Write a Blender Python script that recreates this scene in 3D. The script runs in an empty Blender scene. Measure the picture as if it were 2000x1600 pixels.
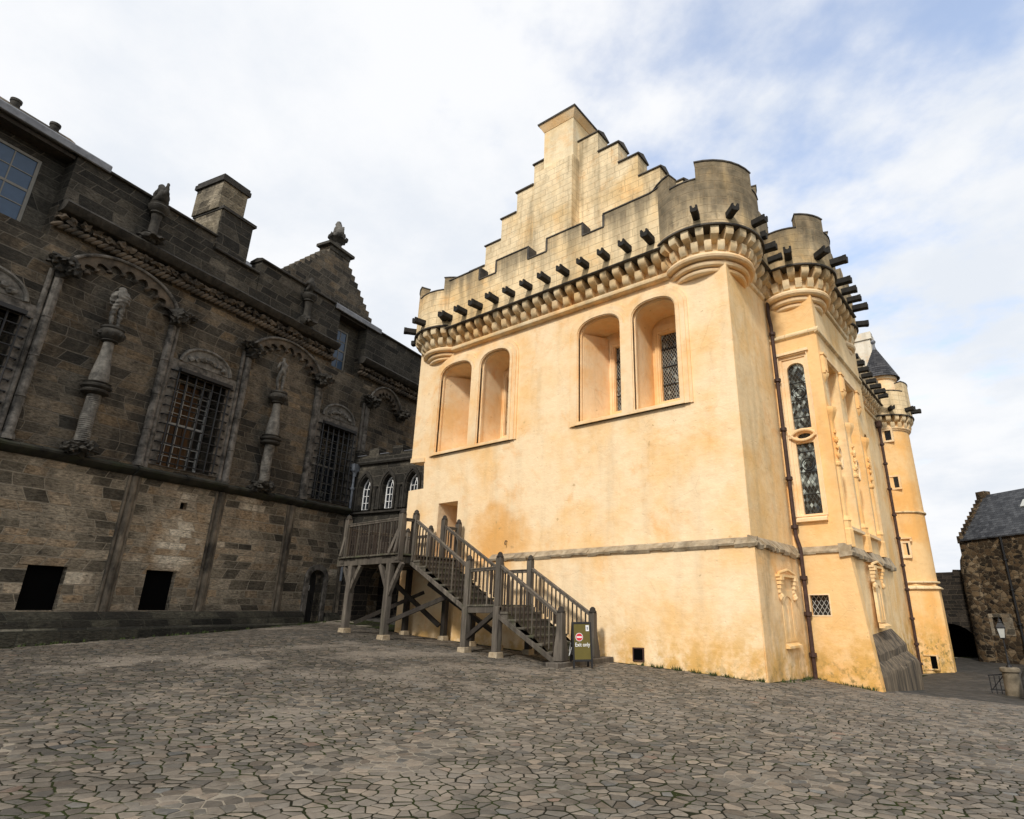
import bpy, bmesh, math, random
import numpy as np
from mathutils import Vector, Matrix, noise as mnoise
from mathutils.geometry import tessellate_polygon, delaunay_2d_cdt
random.seed(7)
PI = math.pi; R = math.radians
sc = bpy.context.scene
COL = sc.collection
ZO = 1.7                                   # eye level above datum; all z below are given relative to eye level
CX, CY = 5.139, -15.152                    # where the photographer stands

# ------------------------------------------------------------------ frames
def FW(a, d, z): return Vector((a, -d, z + ZO))                                   # hall front: d outwards
def FU(a, d, z): return Vector((CX + 1.0079*(a-CX), .12-d, z*1.0079 + ZO))         # hall front, upper wall (set back)
_dl = R(2.3); _c, _s = math.cos(_dl), math.sin(_dl)
def RW(p, q, z): return Vector((q*_c + p*_s, p*_c - q*_s, z + ZO))                 # hall long side: p along, q outwards
PD = (-.2047, .97882); PN = (.97882, .2047); PB = (-14.437, -19.246)
def PW(s, d, z): return Vector((PB[0]+PD[0]*s+PN[0]*d, PB[1]+PD[1]*s+PN[1]*d, z + ZO))   # palace front
QB = (PB[0]+PD[0]*20.2, PB[1]+PD[1]*20.2)
def CW(a, d, z): return Vector((QB[0]+PN[0]*a-PD[0]*d, QB[1]+PN[1]*a-PD[1]*d, z + ZO))   # link passage front
BE = (.816, -.578); BN = (-.578, -.816)
def BW(a, d, z): return Vector((2.8+BE[0]*a+BN[0]*d, 33+BE[1]*a+BN[1]*d, z + ZO))        # stone house front
def WF(x, y, z): return Vector((x, y, z + ZO))
def at(o, rz=0., rx=0.):                                                          # small local frame
    o = Vector(o); m = Matrix.Rotation(rz, 3, 'Z') @ Matrix.Rotation(rx, 3, 'X')
    return lambda x, y, z: o + m @ Vector((x, y, z))
def LF(x, y, z): return Vector((x, y, z))

# ------------------------------------------------------------------ mesh builder
class MB:
    def __init__(s, F): s.F = F; s.v = []; s.f = []; s.g = []
    def add(s, vs, fs):
        s.g.append((len(s.v), len(s.f))); o = len(s.v); s.v += [tuple(v) for v in vs]; s.f += [tuple(i+o for i in f) for f in fs]; return s
    def box(s, a0, a1, d0, d1, z0, z1, ta=0., td=0.):          # ta/td: shrink of the top
        s.add([(a0,d0,z0),(a1,d0,z0),(a1,d1,z0),(a0,d1,z0),(a0+ta,d0+td,z1),(a1-ta,d0+td,z1),(a1-ta,d1-td,z1),(a0+ta,d1-td,z1)],
              [(0,1,2,3),(4,5,6,7),(0,1,5,4),(1,2,6,5),(2,3,7,6),(3,0,4,7)]); return s
    def slab(s, poly, d0, d1, holes=()):                        # polygon in (a,z) between depths d0 (back) and d1 (front)
        loops = [list(poly)] + [list(h) for h in holes]
        flat = [p for l in loops for p in l]; n = len(flat)
        tris = tessellate_polygon([[Vector((p[0],p[1],0)) for p in l] for l in loops])
        fs = [tuple(t) for t in tris] + [tuple(i+n for i in t) for t in tris]
        k = 0
        for l in loops:
            m = len(l)
            for i in range(m):
                j = (i+1) % m; fs.append((k+i, k+j, k+j+n, k+i+n))
            k += m
        s.add([(p[0], d1, p[1]) for p in flat] + [(p[0], d0, p[1]) for p in flat], fs); return s
    def ext(s, poly, a0, a1):                                   # polygon in (d,z) run along a
        n = len(poly)
        tris = tessellate_polygon([[Vector((p[0],p[1],0)) for p in poly]])
        fs = [tuple(t) for t in tris] + [tuple(i+n for i in t) for t in tris] + [(i,(i+1)%n,(i+1)%n+n,i+n) for i in range(n)]
        s.add([(a0,p[0],p[1]) for p in poly]+[(a1,p[0],p[1]) for p in poly], fs); return s
    def lathe(s, prof, ca=0., cd=0., n=16, a0=0., a1=2*PI, cap=True):   # prof [(r,z)]
        full = abs(a1-a0-2*PI) < 1e-6; m = n if full else n+1; vs = []; fs = []
        for r, z in prof:
            for i in range(m):
                t = a0+(a1-a0)*i/n; vs.append((ca+r*math.cos(t), cd+r*math.sin(t), z))
        for k in range(len(prof)-1):
            for i in range(n):
                j = (i+1) % m; fs.append((k*m+i, k*m+j, (k+1)*m+j, (k+1)*m+i))
        if cap and full: fs += [tuple(range(m)), tuple(range((len(prof)-1)*m, len(prof)*m))]
        s.add(vs, fs); return s
    def ring(s, r0, r1, z0, z1, ca, cd, a0, a1, n=10):          # curved wall piece
        vs = []
        for i in range(n+1):
            t = a0+(a1-a0)*i/n; c, w = math.cos(t), math.sin(t)
            vs += [(ca+r0*c,cd+r0*w,z0),(ca+r1*c,cd+r1*w,z0),(ca+r1*c,cd+r1*w,z1),(ca+r0*c,cd+r0*w,z1)]
        fs = [(0,1,2,3),(4*n,4*n+1,4*n+2,4*n+3)]
        for i in range(n):
            for k in range(4): fs.append((4*i+k,4*i+(k+1)%4,4*i+4+(k+1)%4,4*i+4+k))
        s.add(vs, fs); return s
    def tube(s, pts, r, n=8, closed=False):
        P = [Vector(p) for p in pts]; m = len(P); rr = r if isinstance(r, (list, tuple)) else [r]*m; vs = []; fs = []
        up = None
        for i in range(m):
            t = (P[(i+1)%m]-P[i-1]) if closed else (P[min(i+1,m-1)]-P[max(i-1,0)])
            t.normalize()
            if up is None: up = t.orthogonal().normalized()
            up = (up - t*up.dot(t)).normalized(); b = t.cross(up)
            for k in range(n):
                q = 2*PI*k/n; w = P[i] + (up*math.cos(q)+b*math.sin(q))*rr[i]; vs.append(tuple(w))
        for i in range(m if closed else m-1):
            j = (i+1) % m
            for k in range(n): fs.append((i*n+k, i*n+(k+1)%n, j*n+(k+1)%n, j*n+k))
        if not closed: fs += [tuple(range(n)), tuple(range((m-1)*n, m*n))]
        s.add(vs, fs); return s
    def beam(s, p, q, w, h, up=(0,0,1)):                        # rectangular timber between two points
        p, q = Vector(p), Vector(q); t = (q-p).normalized(); u = Vector(up)
        if abs(t.dot(u)) > .99: u = Vector((1,0,0))
        b = t.cross(u).normalized(); u = b.cross(t); vs = []
        for o in (p, q):
            for x, y in ((-1,-1),(1,-1),(1,1),(-1,1)): vs.append(tuple(o + b*(x*w/2) + u*(y*h/2)))
        s.add(vs, [(0,1,2,3),(4,5,6,7),(0,1,5,4),(1,2,6,5),(2,3,7,6),(3,0,4,7)]); return s
    def blob(s, c, r, seed=0., amp=.25, freq=1.6, sub=2):       # rough carved lump
        bm = bmesh.new(); bmesh.ops.create_icosphere(bm, subdivisions=sub, radius=1.)
        rx, ry, rz = r if isinstance(r, (list, tuple)) else (r, r, r); vs = []
        for v in bm.verts:
            k = 1 + amp*mnoise.noise(v.co*freq + Vector((seed*3.1, seed*1.7, seed)))*1.6
            vs.append((c[0]+v.co.x*rx*k, c[1]+v.co.y*ry*k, c[2]+v.co.z*rz*k))
        s.add(vs, [tuple(v.index for v in f.verts) for f in bm.faces]); bm.free(); return s
    def pieces(s, name, m, parent=None, **k):      # every piece an object of its own
        E = s.g[1:] + [(len(s.v), len(s.f))]; out = []
        for (v0, f0), (v1, f1) in zip(s.g, E):
            q = MB(s.F); q.v = s.v[v0:v1]; q.f = [tuple(i-v0 for i in f) for f in s.f[f0:f1]]; out.append(q.build(name, m, parent, **k))
        return out
    def build(s, name, m, parent=None, bevel=0., smooth=35, kind=None):
        P0 = s.v
        W = [s.F(*v) for v in P0]
        if parent is not None:
            o0 = wloc(parent); W = [w-o0 for w in W]
        me = bpy.data.meshes.new(name); me.from_pydata([tuple(w) for w in W], [], s.f)
        bm = bmesh.new(); bm.from_mesh(me); bm.verts.ensure_lookup_table()
        uvl = bm.loops.layers.uv.new('UVMap')
        for f in bm.faces:
            p = [Vector(P0[l.vert.index]) for l in f.loops]
            n = Vector((0,0,0))
            for i in range(len(p)):
                q, w = p[i], p[(i+1)%len(p)]
                n += Vector(((q.y-w.y)*(q.z+w.z), (q.z-w.z)*(q.x+w.x), (q.x-w.x)*(q.y+w.y)))
            ax, ay, az = abs(n.x), abs(n.y), abs(n.z)
            for l, c in zip(f.loops, p):
                if az > 1.3*max(ax, ay): l[uvl].uv = (c.x, c.y)
                elif ax > ay: l[uvl].uv = (c.y + .37, c.z)
                else: l[uvl].uv = (c.x, c.z)
        bmesh.ops.recalc_face_normals(bm, faces=bm.faces)
        if smooth:
            for f in bm.faces: f.smooth = True
            for e in bm.edges:
                if len(e.link_faces) == 2 and e.calc_face_angle(0) > R(smooth): e.smooth = False
        bm.to_mesh(me); bm.free()
        o = bpy.data.objects.new(name, me); COL.objects.link(o)
        if m: me.materials.append(m)
        if parent is not None: o.parent = parent
        if bevel:
            b = o.modifiers.new('edge', 'BEVEL'); b.width = bevel; b.segments = 2; b.limit_method = 'ANGLE'; b.angle_limit = R(50)
        if kind: o['kind'] = kind
        return o
def wloc(o):
    v = Vector((0,0,0))
    while o is not None: v += o.location; o = o.parent
    return v
def tag(o, label=None, cat=None, group=None, kind=None):
    if label: o['label'] = label
    if cat: o['category'] = cat
    if group: o['group'] = group
    if kind: o['kind'] = kind
    return o
def empty(name, loc, label, cat, group=None):
    o = bpy.data.objects.new(name, None); COL.objects.link(o); o.location = loc; o.empty_display_size = .3
    return tag(o, label, cat, group)
def inst(src, parent, loc, rz=0., sc_=1.):                      # copy sharing mesh data; loc in world
    o = src.copy(); COL.objects.link(o); o.parent = parent; o.location = Vector(loc) - wloc(parent) if parent else loc
    o.rotation_euler = (0,0,rz); o.scale = (sc_,)*3
    return o
def skin(name, pts, edges, rad, m, parent, F=LF, lvl=2, rough=0., bolts=()):
    W = [F(*p) for p in pts]
    o0 = wloc(parent) if parent is not None else Vector((0,0,0))
    me = bpy.data.meshes.new(name+'_rig'); me.from_pydata([tuple(w-o0) for w in W], edges, [])
    o = bpy.data.objects.new(name, me); COL.objects.link(o)
    md = o.modifiers.new('s', 'SKIN'); md.use_smooth_shade = True; md.branch_smoothing = .4
    sv = me.skin_vertices[0].data
    for i, r in enumerate(rad):
        sv[i].radius = (r, r) if not isinstance(r, tuple) else r
    sv[0].use_root = True
    ss = o.modifiers.new('u', 'SUBSURF'); ss.levels = lvl; ss.render_levels = lvl
    bpy.context.view_layer.update()
    dg = bpy.context.evaluated_depsgraph_get()
    nm = bpy.data.meshes.new_from_object(o.evaluated_get(dg)); o.modifiers.clear(); o.data = nm; nm.name = name
    if rough:
        for v in nm.vertices:
            v.co += v.normal * rough * mnoise.noise(v.co*9)
    nm.materials.clear(); nm.materials.append(m)
    for p in nm.polygons: p.use_smooth = True
    if parent is not None: o.parent = parent
    return o
def arc(cx, cz, rx, rz, a0, a1, n): return [(cx+rx*math.cos(a0+(a1-a0)*i/n), cz+rz*math.sin(a0+(a1-a0)*i/n)) for i in range(n+1)]
def arch(x0, x1, z0, zs, zt, n=12):                              # round-headed opening outline (counter-clockwise)
    return [(x0,z0),(x1,z0)] + arc((x0+x1)/2, zs, (x1-x0)/2, zt-zs, 0, PI, n)
def barch(x0, x1, z0, zs, zt, n=20, e=2.5):                      # flattened three-centred arch
    L = []
    for i in range(n+1):
        a = PI*i/n; c, s = math.cos(a), math.sin(a)
        L.append(((x0+x1)/2 + (x1-x0)/2*math.copysign(abs(c)**(2/e), c), zs + (zt-zs)*abs(s)**(2/e)))
    return [(x0,z0),(x1,z0)] + L
def rect(x0, x1, z0, z1): return [(x0,z0),(x1,z0),(x1,z1),(x0,z1)]

# ------------------------------------------------------------------ materials
class NT:
    def __init__(s, name):
        s.m = bpy.data.materials.new(name); s.m.use_nodes = True; s.t = s.m.node_tree; s.t.nodes.clear()
        s.out = s.n('ShaderNodeOutputMaterial'); s.b = s.n('ShaderNodeBsdfPrincipled'); s.l(s.b.outputs[0], s.out.inputs[0])
        s.pos = s.n('ShaderNodeNewGeometry').outputs['Position']; s.uv = s.n('ShaderNodeUVMap').outputs[0]
    def n(s, t, **k):
        x = s.t.nodes.new(t)
        for a, b in k.items(): setattr(x, a, b)
        return x
    def l(s, a, b): s.t.links.new(a, b)
    def set(s, sock, v):
        if isinstance(v, bpy.types.NodeSocket): s.l(v, sock)
        else:
            if isinstance(v, tuple) and len(v) == 3 and sock.type == 'RGBA': v = v + (1,)
            sock.default_value = v
    def map(s, vec, scale=(1,1,1), rot=(0,0,0), loc=(0,0,0)):
        x = s.n('ShaderNodeMapping'); s.l(vec, x.inputs[0]); x.inputs['Scale'].default_value = scale; x.inputs['Rotation'].default_value = rot; x.inputs['Location'].default_value = loc
        return x.outputs[0]
    def noise(s, sc_, det=5, vec=None, rough=.55, dist=0., col=False):
        x = s.n('ShaderNodeTexNoise'); s.l(vec or s.pos, x.inputs['Vector']); x.inputs['Scale'].default_value = sc_; x.inputs['Detail'].default_value = det
        x.inputs['Roughness'].default_value = rough; x.inputs['Distortion'].default_value = dist
        return x.outputs['Color' if col else 'Fac']
    def ramp(s, f, *stops, interp='LINEAR'):
        x = s.n('ShaderNodeValToRGB'); s.l(f, x.inputs[0]); r = x.color_ramp; r.interpolation = interp
        while len(r.elements) < len(stops): r.elements.new(.5)
        for e, (p, c) in zip(r.elements, stops):
            e.position = p; e.color = (c, c, c, 1) if not isinstance(c, tuple) else c + (1,)
        return x.outputs[0]
    def mix(s, f, a, b, mode='MIX'):
        x = s.n('ShaderNodeMix', data_type='RGBA', blend_type=mode); s.set(x.inputs[0], f); s.set(x.inputs[6], a); s.set(x.inputs[7], b)
        return x.outputs[2]
    def math(s, op, a, b=0., clamp=False):
        x = s.n('ShaderNodeMath', operation=op, use_clamp=clamp); s.set(x.inputs[0], a); s.set(x.inputs[1], b); return x.outputs[0]
    def sep(s, v):
        x = s.n('ShaderNodeSeparateXYZ'); s.l(v, x.inputs[0]); return x.outputs
    def comb(s, a, b, c=0.):
        x = s.n('ShaderNodeCombineXYZ'); s.set(x.inputs[0], a); s.set(x.inputs[1], b); s.set(x.inputs[2], c); return x.outputs[0]
    def bump(s, h, st=.5, d=.02, prev=None):
        x = s.n('ShaderNodeBump'); s.l(h, x.inputs['Height']); x.inputs['Strength'].default_value = st; x.inputs['Distance'].default_value = d
        if prev: s.l(prev, x.inputs['Normal'])
        return x.outputs[0]
    def fin(s, col, rough=.85, nrm=None, metal=0., spec=.3):
        s.set(s.b.inputs['Base Color'], col); s.set(s.b.inputs['Roughness'], rough); s.b.inputs['Metallic'].default_value = metal
        s.b.inputs['Specular IOR Level'].default_value = spec
        if nrm: s.l(nrm, s.b.inputs['Normal'])
        return s.m

def sstep(t, x, a, b):
    m = t.n('ShaderNodeMapRange', interpolation_type='SMOOTHSTEP'); t.set(m.inputs[0], x); m.inputs[1].default_value = a; m.inputs[2].default_value = b
    return m.outputs[0]

def m_lime(name, stain=.15, dirt=.0, base=(.95,.625,.30), pale=(.99,.765,.485), hot=(.90,.45,.13), basez=True, courses=.05, run=None):
    t = NT(name); z = t.sep(t.pos)[2]
    big = t.noise(.45, 6, rough=.6); fine = t.noise(4, 8, t.map(t.pos, (1,1,1.35)), rough=.66); speck = t.noise(30, 3)
    c = t.mix(t.ramp(big, (.36, 0), (.54, 1)), base, pale)
    c = t.mix(t.math('MULTIPLY', t.ramp(t.noise(.8, 7, t.map(t.pos, (1,1,1), loc=(5,2,9)), .68, .4), (.56, 0), (.70, 1)), .5), c, hot)
    c = t.mix(t.math('MULTIPLY', t.ramp(fine, (.46, 0), (.72, 1)), .20), c, tuple(x*.82 for x in hot))
    c = t.mix(t.math('MULTIPLY', t.ramp(t.noise(13, 6, t.map(t.pos, (1,1,1.2)), .7), (.60, 0), (.70, 1)), .22), c, (.55,.33,.13))
    # the orange bloom on the render beside the door
    dv = t.n('ShaderNodeVectorMath', operation='DISTANCE'); t.l(t.pos, dv.inputs[0]); dv.inputs[1].default_value = (-9.0, 0, 2.35+ZO)
    bl = t.math('MULTIPLY', sstep(t, t.math('ADD', dv.outputs['Value'], t.math('MULTIPLY', t.math('SUBTRACT', t.noise(1.1, 6), .5), 2.2)), 1.5, .5), .8)
    c = t.mix(bl, c, (.80,.40,.10))
    if basez:       # splashed, mossy foot of the wall
        foot = t.math('MULTIPLY', sstep(t, z, ZO+.4, ZO-1.6), t.ramp(t.noise(1.5, 8, rough=.68), (.42, 0), (.56, 1)))
        c = t.mix(t.math('MULTIPLY', foot, .85), c, (.70,.40,.10))
        foot2 = t.math('MULTIPLY', sstep(t, z, ZO-.9, ZO-2.0), t.ramp(t.noise(5, 7, rough=.7), (.50, 0), (.62, 1)))
        c = t.mix(t.math('MULTIPLY', foot2, .8), c, (.17,.14,.045))
    cr = t.n('ShaderNodeTexVoronoi', feature='DISTANCE_TO_EDGE'); t.l(t.mix(.22, t.pos, t.noise(1.7, 6, col=True)), cr.inputs['Vector']); cr.inputs['Scale'].default_value = .8
    cm_ = t.math('MULTIPLY', t.ramp(cr.outputs['Distance'], (.002, 1), (.009, 0)), t.ramp(t.noise(.7, 3, t.map(t.pos, (1,1,1), loc=(7,7,7))), (.50, 0), (.58, 1)))
    c = t.mix(t.math('MULTIPLY', cm_, .16), c, (.42,.25,.10))
    ch_ = t.math('MULTIPLY', t.ramp(t.noise(5.5, 3, rough=.5), (.69, 0), (.72, 1)), t.ramp(t.noise(.6, 3), (.5, 0), (.6, 1)))
    c = t.mix(t.math('MULTIPLY', ch_, .55), c, (.46,.29,.13))
    streak = t.noise(1.0, 6, t.map(t.pos, (1.7,1.7,.22)), .62)
    sm = t.ramp(streak, (.50, 0), (.70, 1))
    c = t.mix(t.math('MULTIPLY', sm, stain), c, (.27,.215,.13))
    if dirt:        # weathered, lichen-grey masonry
        pat = t.ramp(t.noise(1.3, 8, t.map(t.pos, (1,1,.6), loc=(3,7,1)), .66), (.36, 0), (.62, 1))
        c = t.mix(t.math('MULTIPLY', pat, dirt), c, (.21,.17,.105))
        c = t.mix(t.math('MULTIPLY', t.ramp(t.noise(2.6, 8, rough=.7), (.55, 0), (.70, 1)), dirt*.9), c, (.075,.065,.05))
    if run:         # rain-washed soot running down from the copings
        a, b = run
        rs_ = t.noise(1.0, 7, t.map(t.pos, (2.6,2.6,.16), loc=(2,8,4)), .6)
        hgt = t.math('ADD', sstep(t, z, a+ZO, b+ZO), t.math('MULTIPLY', t.math('SUBTRACT', t.noise(.9, 5), .5), .9))
        mk = t.ramp(t.math('ADD', t.math('MULTIPLY', rs_, .9), t.math('MULTIPLY', hgt, .50)), (.62, 0), (.90, 1))
        c = t.mix(t.math('MULTIPLY', mk, .85), c, t.mix(t.ramp(t.noise(3, 6), (.35, 0), (.7, 1)), (.10,.085,.06), (.27,.215,.14)))
    br = t.n('ShaderNodeTexBrick'); t.l(t.mix(.07, t.uv, t.noise(1.6, 4, col=True)), br.inputs[0]); br.inputs['Scale'].default_value = 1; br.offset = .41; br.squash = 1.3; br.squash_frequency = 3; br.inputs['Brick Width'].default_value = .55; br.inputs['Row Height'].default_value = .27; br.inputs['Mortar Size'].default_value = .02; br.inputs['Mortar Smooth'].default_value = .8
    h = t.math('ADD', t.math('MULTIPLY', fine, 1.0), t.math('MULTIPLY', speck, .35))
    h = t.math('SUBTRACT', h, t.math('MULTIPLY', br.outputs['Fac'], courses))
    pit = t.ramp(t.noise(7, 2, rough=.4), (.70, 1), (.74, 0))
    h = t.math('ADD', h, t.math('MULTIPLY', pit, .5))
    if courses > .2: c = t.mix(t.math('MULTIPLY', br.outputs['Fac'], .4), c, (.28,.20,.11))
    und = t.bump(t.math('ADD', t.noise(1.1, 3), t.math('MULTIPLY', t.noise(2.7, 2, t.map(t.pos, (1,1,1.3))), .5)), .16, .16)       # uneven trowelling over the rubble
    return t.fin(c, .93, t.bump(h, .45, .03, und), spec=.15)

def m_ashlar(name, ramp_, mortar=(.15,.12,.085), bw=.78, rh=.36, stain=.5, bump=.8, msize=.018, rel=.5, mortmix=.5, patch=None):
    t = NT(name); z = t.sep(t.pos)[2]
    wob = t.noise(1.3, 3, col=True)
    uv = t.mix(.035, t.uv, wob)
    # courses of differing height
    u = t.sep(uv); uv2 = t.comb(t.math('ADD', u[0], t.math('MULTIPLY', t.math('SINE', t.math('MULTIPLY', u[1], 2.3)), .25)), t.math('ADD', u[1], t.math('MULTIPLY', t.math('SINE', t.math('MULTIPLY', u[1], 3.1)), .10)))
    br = t.n('ShaderNodeTexBrick'); t.l(uv2, br.inputs[0])
    br.offset = .43; br.squash = 1.35; br.squash_frequency = 3
    br.inputs['Color1'].default_value = (0,0,0,1); br.inputs['Color2'].default_value = (1,1,1,1); br.inputs['Mortar'].default_value = (.5,.5,.5,1)
    br.inputs['Scale'].default_value = 1; br.inputs['Brick Width'].default_value = bw; br.inputs['Row Height'].default_value = rh
    br.inputs['Mortar Size'].default_value = msize; br.inputs['Mortar Smooth'].default_value = .35; br.inputs['Bias'].default_value = 0
    v = t.math('ADD', t.math('MULTIPLY', t.sep(br.outputs['Color'])[0], .62), t.math('MULTIPLY', t.noise(.55, 5), .62))
    v = t.math('SUBTRACT', v, .12)
    if patch:       # an area re-faced in paler blocks
        dv = t.n('ShaderNodeVectorMath', operation='DISTANCE'); t.l(t.pos, dv.inputs[0]); dv.inputs[1].default_value = patch
        pm = sstep(t, t.math('ADD', dv.outputs['Value'], t.math('MULTIPLY', t.sep(br.outputs['Color'])[0], 1.2)), 2.1, 1.0)
        v = t.math('ADD', v, t.math('MULTIPLY', pm, .34))
    c = t.ramp(v, *ramp_)
    grain = t.noise(9, 7, t.map(t.pos, (1,1,2.6)), .65)
    c = t.mix(.8, c, t.mix(1., c, t.ramp(grain, (.28, .25), (.72, 1.85)), 'MULTIPLY'))
    c = t.mix(t.math('MULTIPLY', t.ramp(t.noise(3.2, 8, t.map(t.pos, (1,1,3.2), loc=(9,4,2)), .72), (.54, 0), (.66, 1)), .65), c, (.012,.011,.010))
    c = t.mix(t.math('MULTIPLY', t.ramp(t.noise(16, 4), (.66, 0), (.72, 1)), .35), c, (.30,.27,.21))
    soot = t.ramp(t.noise(.75, 9, t.map(t.pos, (1,1,.5)), .70), (.40, 0), (.62, 1))
    sm_ = t.math('MULTIPLY', soot, stain)
    if patch: sm_ = t.math('MULTIPLY', sm_, t.math('SUBTRACT', 1., pm))
    c = t.mix(sm_, c, (.016,.015,.013))
    c = t.mix(t.math('MULTIPLY', br.outputs['Fac'], mortmix), c, mortar)
    h = t.math('ADD', t.math('MULTIPLY', br.outputs['Fac'], -rel), t.math('MULTIPLY', grain, 1.0))
    h = t.math('ADD', h, t.math('MULTIPLY', t.sep(br.outputs['Color'])[0], .35))
    return t.fin(c, .92, t.bump(h, bump, .055), spec=.2)

def m_plain(name, c1, c2, sc_=3., rough=.85, bump=.4, stretch=(1,1,1), bs=12., metal=0., spec=.3, dark=None, dk=.5):
    t = NT(name); v = t.map(t.pos, stretch)
    c = t.mix(t.ramp(t.noise(sc_, 7, v, .62), (.32, 0), (.68, 1)), c1, c2)
    if dark: c = t.mix(t.math('MULTIPLY', t.ramp(t.noise(sc_*.6, 7, t.map(t.pos, stretch, loc=(4,1,7)), .66), (.48, 0), (.66, 1)), dk), c, dark)
    return t.fin(c, rough, t.bump(t.noise(bs, 7, v, .65), bump, .02), metal, spec)

def m_wood(name, c1, c2, c3, mossy=0.):
    t = NT(name)
    oi = t.n('ShaderNodeObjectInfo').outputs['Random']
    p = t.n('ShaderNodeVectorMath', operation='ADD'); t.l(t.pos, p.inputs[0]); t.l(t.comb(t.math('MULTIPLY', oi, 17.), t.math('MULTIPLY', oi, 31.)), p.inputs[1])
    g = t.noise(9, 7, t.map(p.outputs[0], (1,1,.12)), .65); g2 = t.noise(2.2, 6, t.map(p.outputs[0], (1,1,.35)), .6)
    c = t.mix(t.ramp(g, (.3, 0), (.7, 1)), c1, c2); c = t.mix(t.ramp(g2, (.42, 0), (.7, 1)), c, c3)
    c = t.mix(t.math('MULTIPLY', oi, .35), c, (.03,.025,.02))
    if mossy: c = t.mix(t.math('MULTIPLY', t.ramp(t.noise(3, 6), (.52, 0), (.66, 1)), mossy), c, (.07,.085,.035))
    return t.fin(c, .85, t.bump(g, .6, .012), spec=.25)

def m_glass(name, dark=(.012,.014,.014), light=(.42,.47,.45), sx=.11, sz=.17, lead=(.30,.30,.27), lw=.07, thr=.5, seed=0.):
    t = NT(name); u = t.sep(t.uv)
    a = t.math('ADD', t.math('DIVIDE', u[0], sx), t.math('DIVIDE', u[1], sz)); b = t.math('SUBTRACT', t.math('DIVIDE', u[0], sx), t.math('DIVIDE', u[1], sz))
    fa, fb = t.math('FLOOR', a), t.math('FLOOR', b)
    w = t.n('ShaderNodeTexWhiteNoise', noise_dimensions='3D'); t.l(t.comb(fa, fb, seed), w.inputs['Vector'])
    cl = t.noise(1.5, 3, t.comb(t.math('MULTIPLY', fa, .17), t.math('MULTIPLY', fb, .17), seed), .5)
    f = t.math('ADD', t.math('MULTIPLY', w.outputs['Value'], .26), t.math('MULTIPLY', cl, 1.05))
    c = t.ramp(f, (thr+.08, dark), (thr+.16, tuple(x*.35 for x in light)), (thr+.26, light), (thr+.45, tuple(min(1, x*1.5) for x in light)))  # pale panes are sky reflections put into the glass colour
    ga, gb = t.math('ABSOLUTE', t.math('SUBTRACT', t.math('FRACT', a), .5)), t.math('ABSOLUTE', t.math('SUBTRACT', t.math('FRACT', b), .5))
    ln = t.math('GREATER_THAN', t.math('MAXIMUM', ga, gb), .5-lw)
    c = t.mix(ln, c, lead)
    nz = t.n('ShaderNodeVectorMath', operation='MULTIPLY_ADD'); t.l(w.outputs['Color'], nz.inputs[0]); nz.inputs[1].default_value = (.16,.16,.16); nz.inputs[2].default_value = (-.08,-.08,-.08)
    ad = t.n('ShaderNodeVectorMath', operation='ADD'); t.l(nz.outputs[0], ad.inputs[0]); t.l(t.n('ShaderNodeNewGeometry').outputs['Normal'], ad.inputs[1])
    nn = t.n('ShaderNodeVectorMath', operation='NORMALIZE'); t.l(ad.outputs[0], nn.inputs[0])
    return t.fin(c, t.mix(ln, (.12,.12,.12), (.7,.7,.7)), nn.outputs[0], spec=.5)

def m_rubble(name):
    t = NT(name); v = t.mix(.12, t.map(t.uv, (1,1.5,1)), t.noise(2.5, 4, col=True))
    vo = t.n('ShaderNodeTexVoronoi', feature='F1'); t.l(v, vo.inputs['Vector']); vo.inputs['Scale'].default_value = 3.4
    ve = t.n('ShaderNodeTexVoronoi', feature='DISTANCE_TO_EDGE'); t.l(v, ve.inputs['Vector']); ve.inputs['Scale'].default_value = 3.4
    r = t.sep(vo.outputs['Color'])
    c = t.ramp(t.math('ADD', t.math('MULTIPLY', r[0], .7), t.math('MULTIPLY', t.noise(.5, 5), .4)), (.12, (.012,.010,.008)), (.4, (.045,.032,.02)), (.62, (.10,.065,.035)), (.8, (.16,.11,.06)), (.95, (.26,.2,.13)))
    e = t.ramp(ve.outputs['Distance'], (.02, 1), (.07, 0))
    c = t.mix(t.math('MULTIPLY', e, .8), c, (.17,.135,.09))
    g = t.noise(11, 6)
    c = t.mix(.5, c, t.mix(1., c, t.ramp(g, (.25, .4), (.75, 1.6)), 'MULTIPLY'))
    h = t.math('ADD', t.math('MULTIPLY', e, -1.), t.math('MULTIPLY', g, .5))
    return t.fin(c, .93, t.bump(h, .9, .05), spec=.15)

def m_setts(name, dark=1.):                    # far setts, shader only
    t = NT(name); v = t.mix(.05, t.map(t.pos, (2.6,3.4,1), (0,0,.5)), t.noise(3, 3, col=True))
    vo = t.n('ShaderNodeTexVoronoi'); t.l(v, vo.inputs['Vector']); vo.inputs['Scale'].default_value = 1
    ve = t.n('ShaderNodeTexVoronoi', feature='DISTANCE_TO_EDGE'); t.l(v, ve.inputs['Vector']); ve.inputs['Scale'].default_value = 1
    f = t.math('ADD', t.math('MULTIPLY', t.sep(vo.outputs['Color'])[0], .6), t.math('MULTIPLY', t.noise(.5, 5), .4))
    c = t.ramp(f, (.2, tuple(x*dark for x in (.055,.052,.047))), (.8, tuple(x*dark for x in (.14,.125,.11))))
    e = t.ramp(ve.outputs['Distance'], (.02, 1), (.09, 0))
    c = t.mix(t.math('MULTIPLY', e, .75), c, (.03,.03,.018))
    return t.fin(c, .8, t.bump(t.math('ADD', t.math('MULTIPLY', e, -1.), t.math('MULTIPLY', t.noise(20, 4), .2)), .7, .03), spec=.3)

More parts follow.
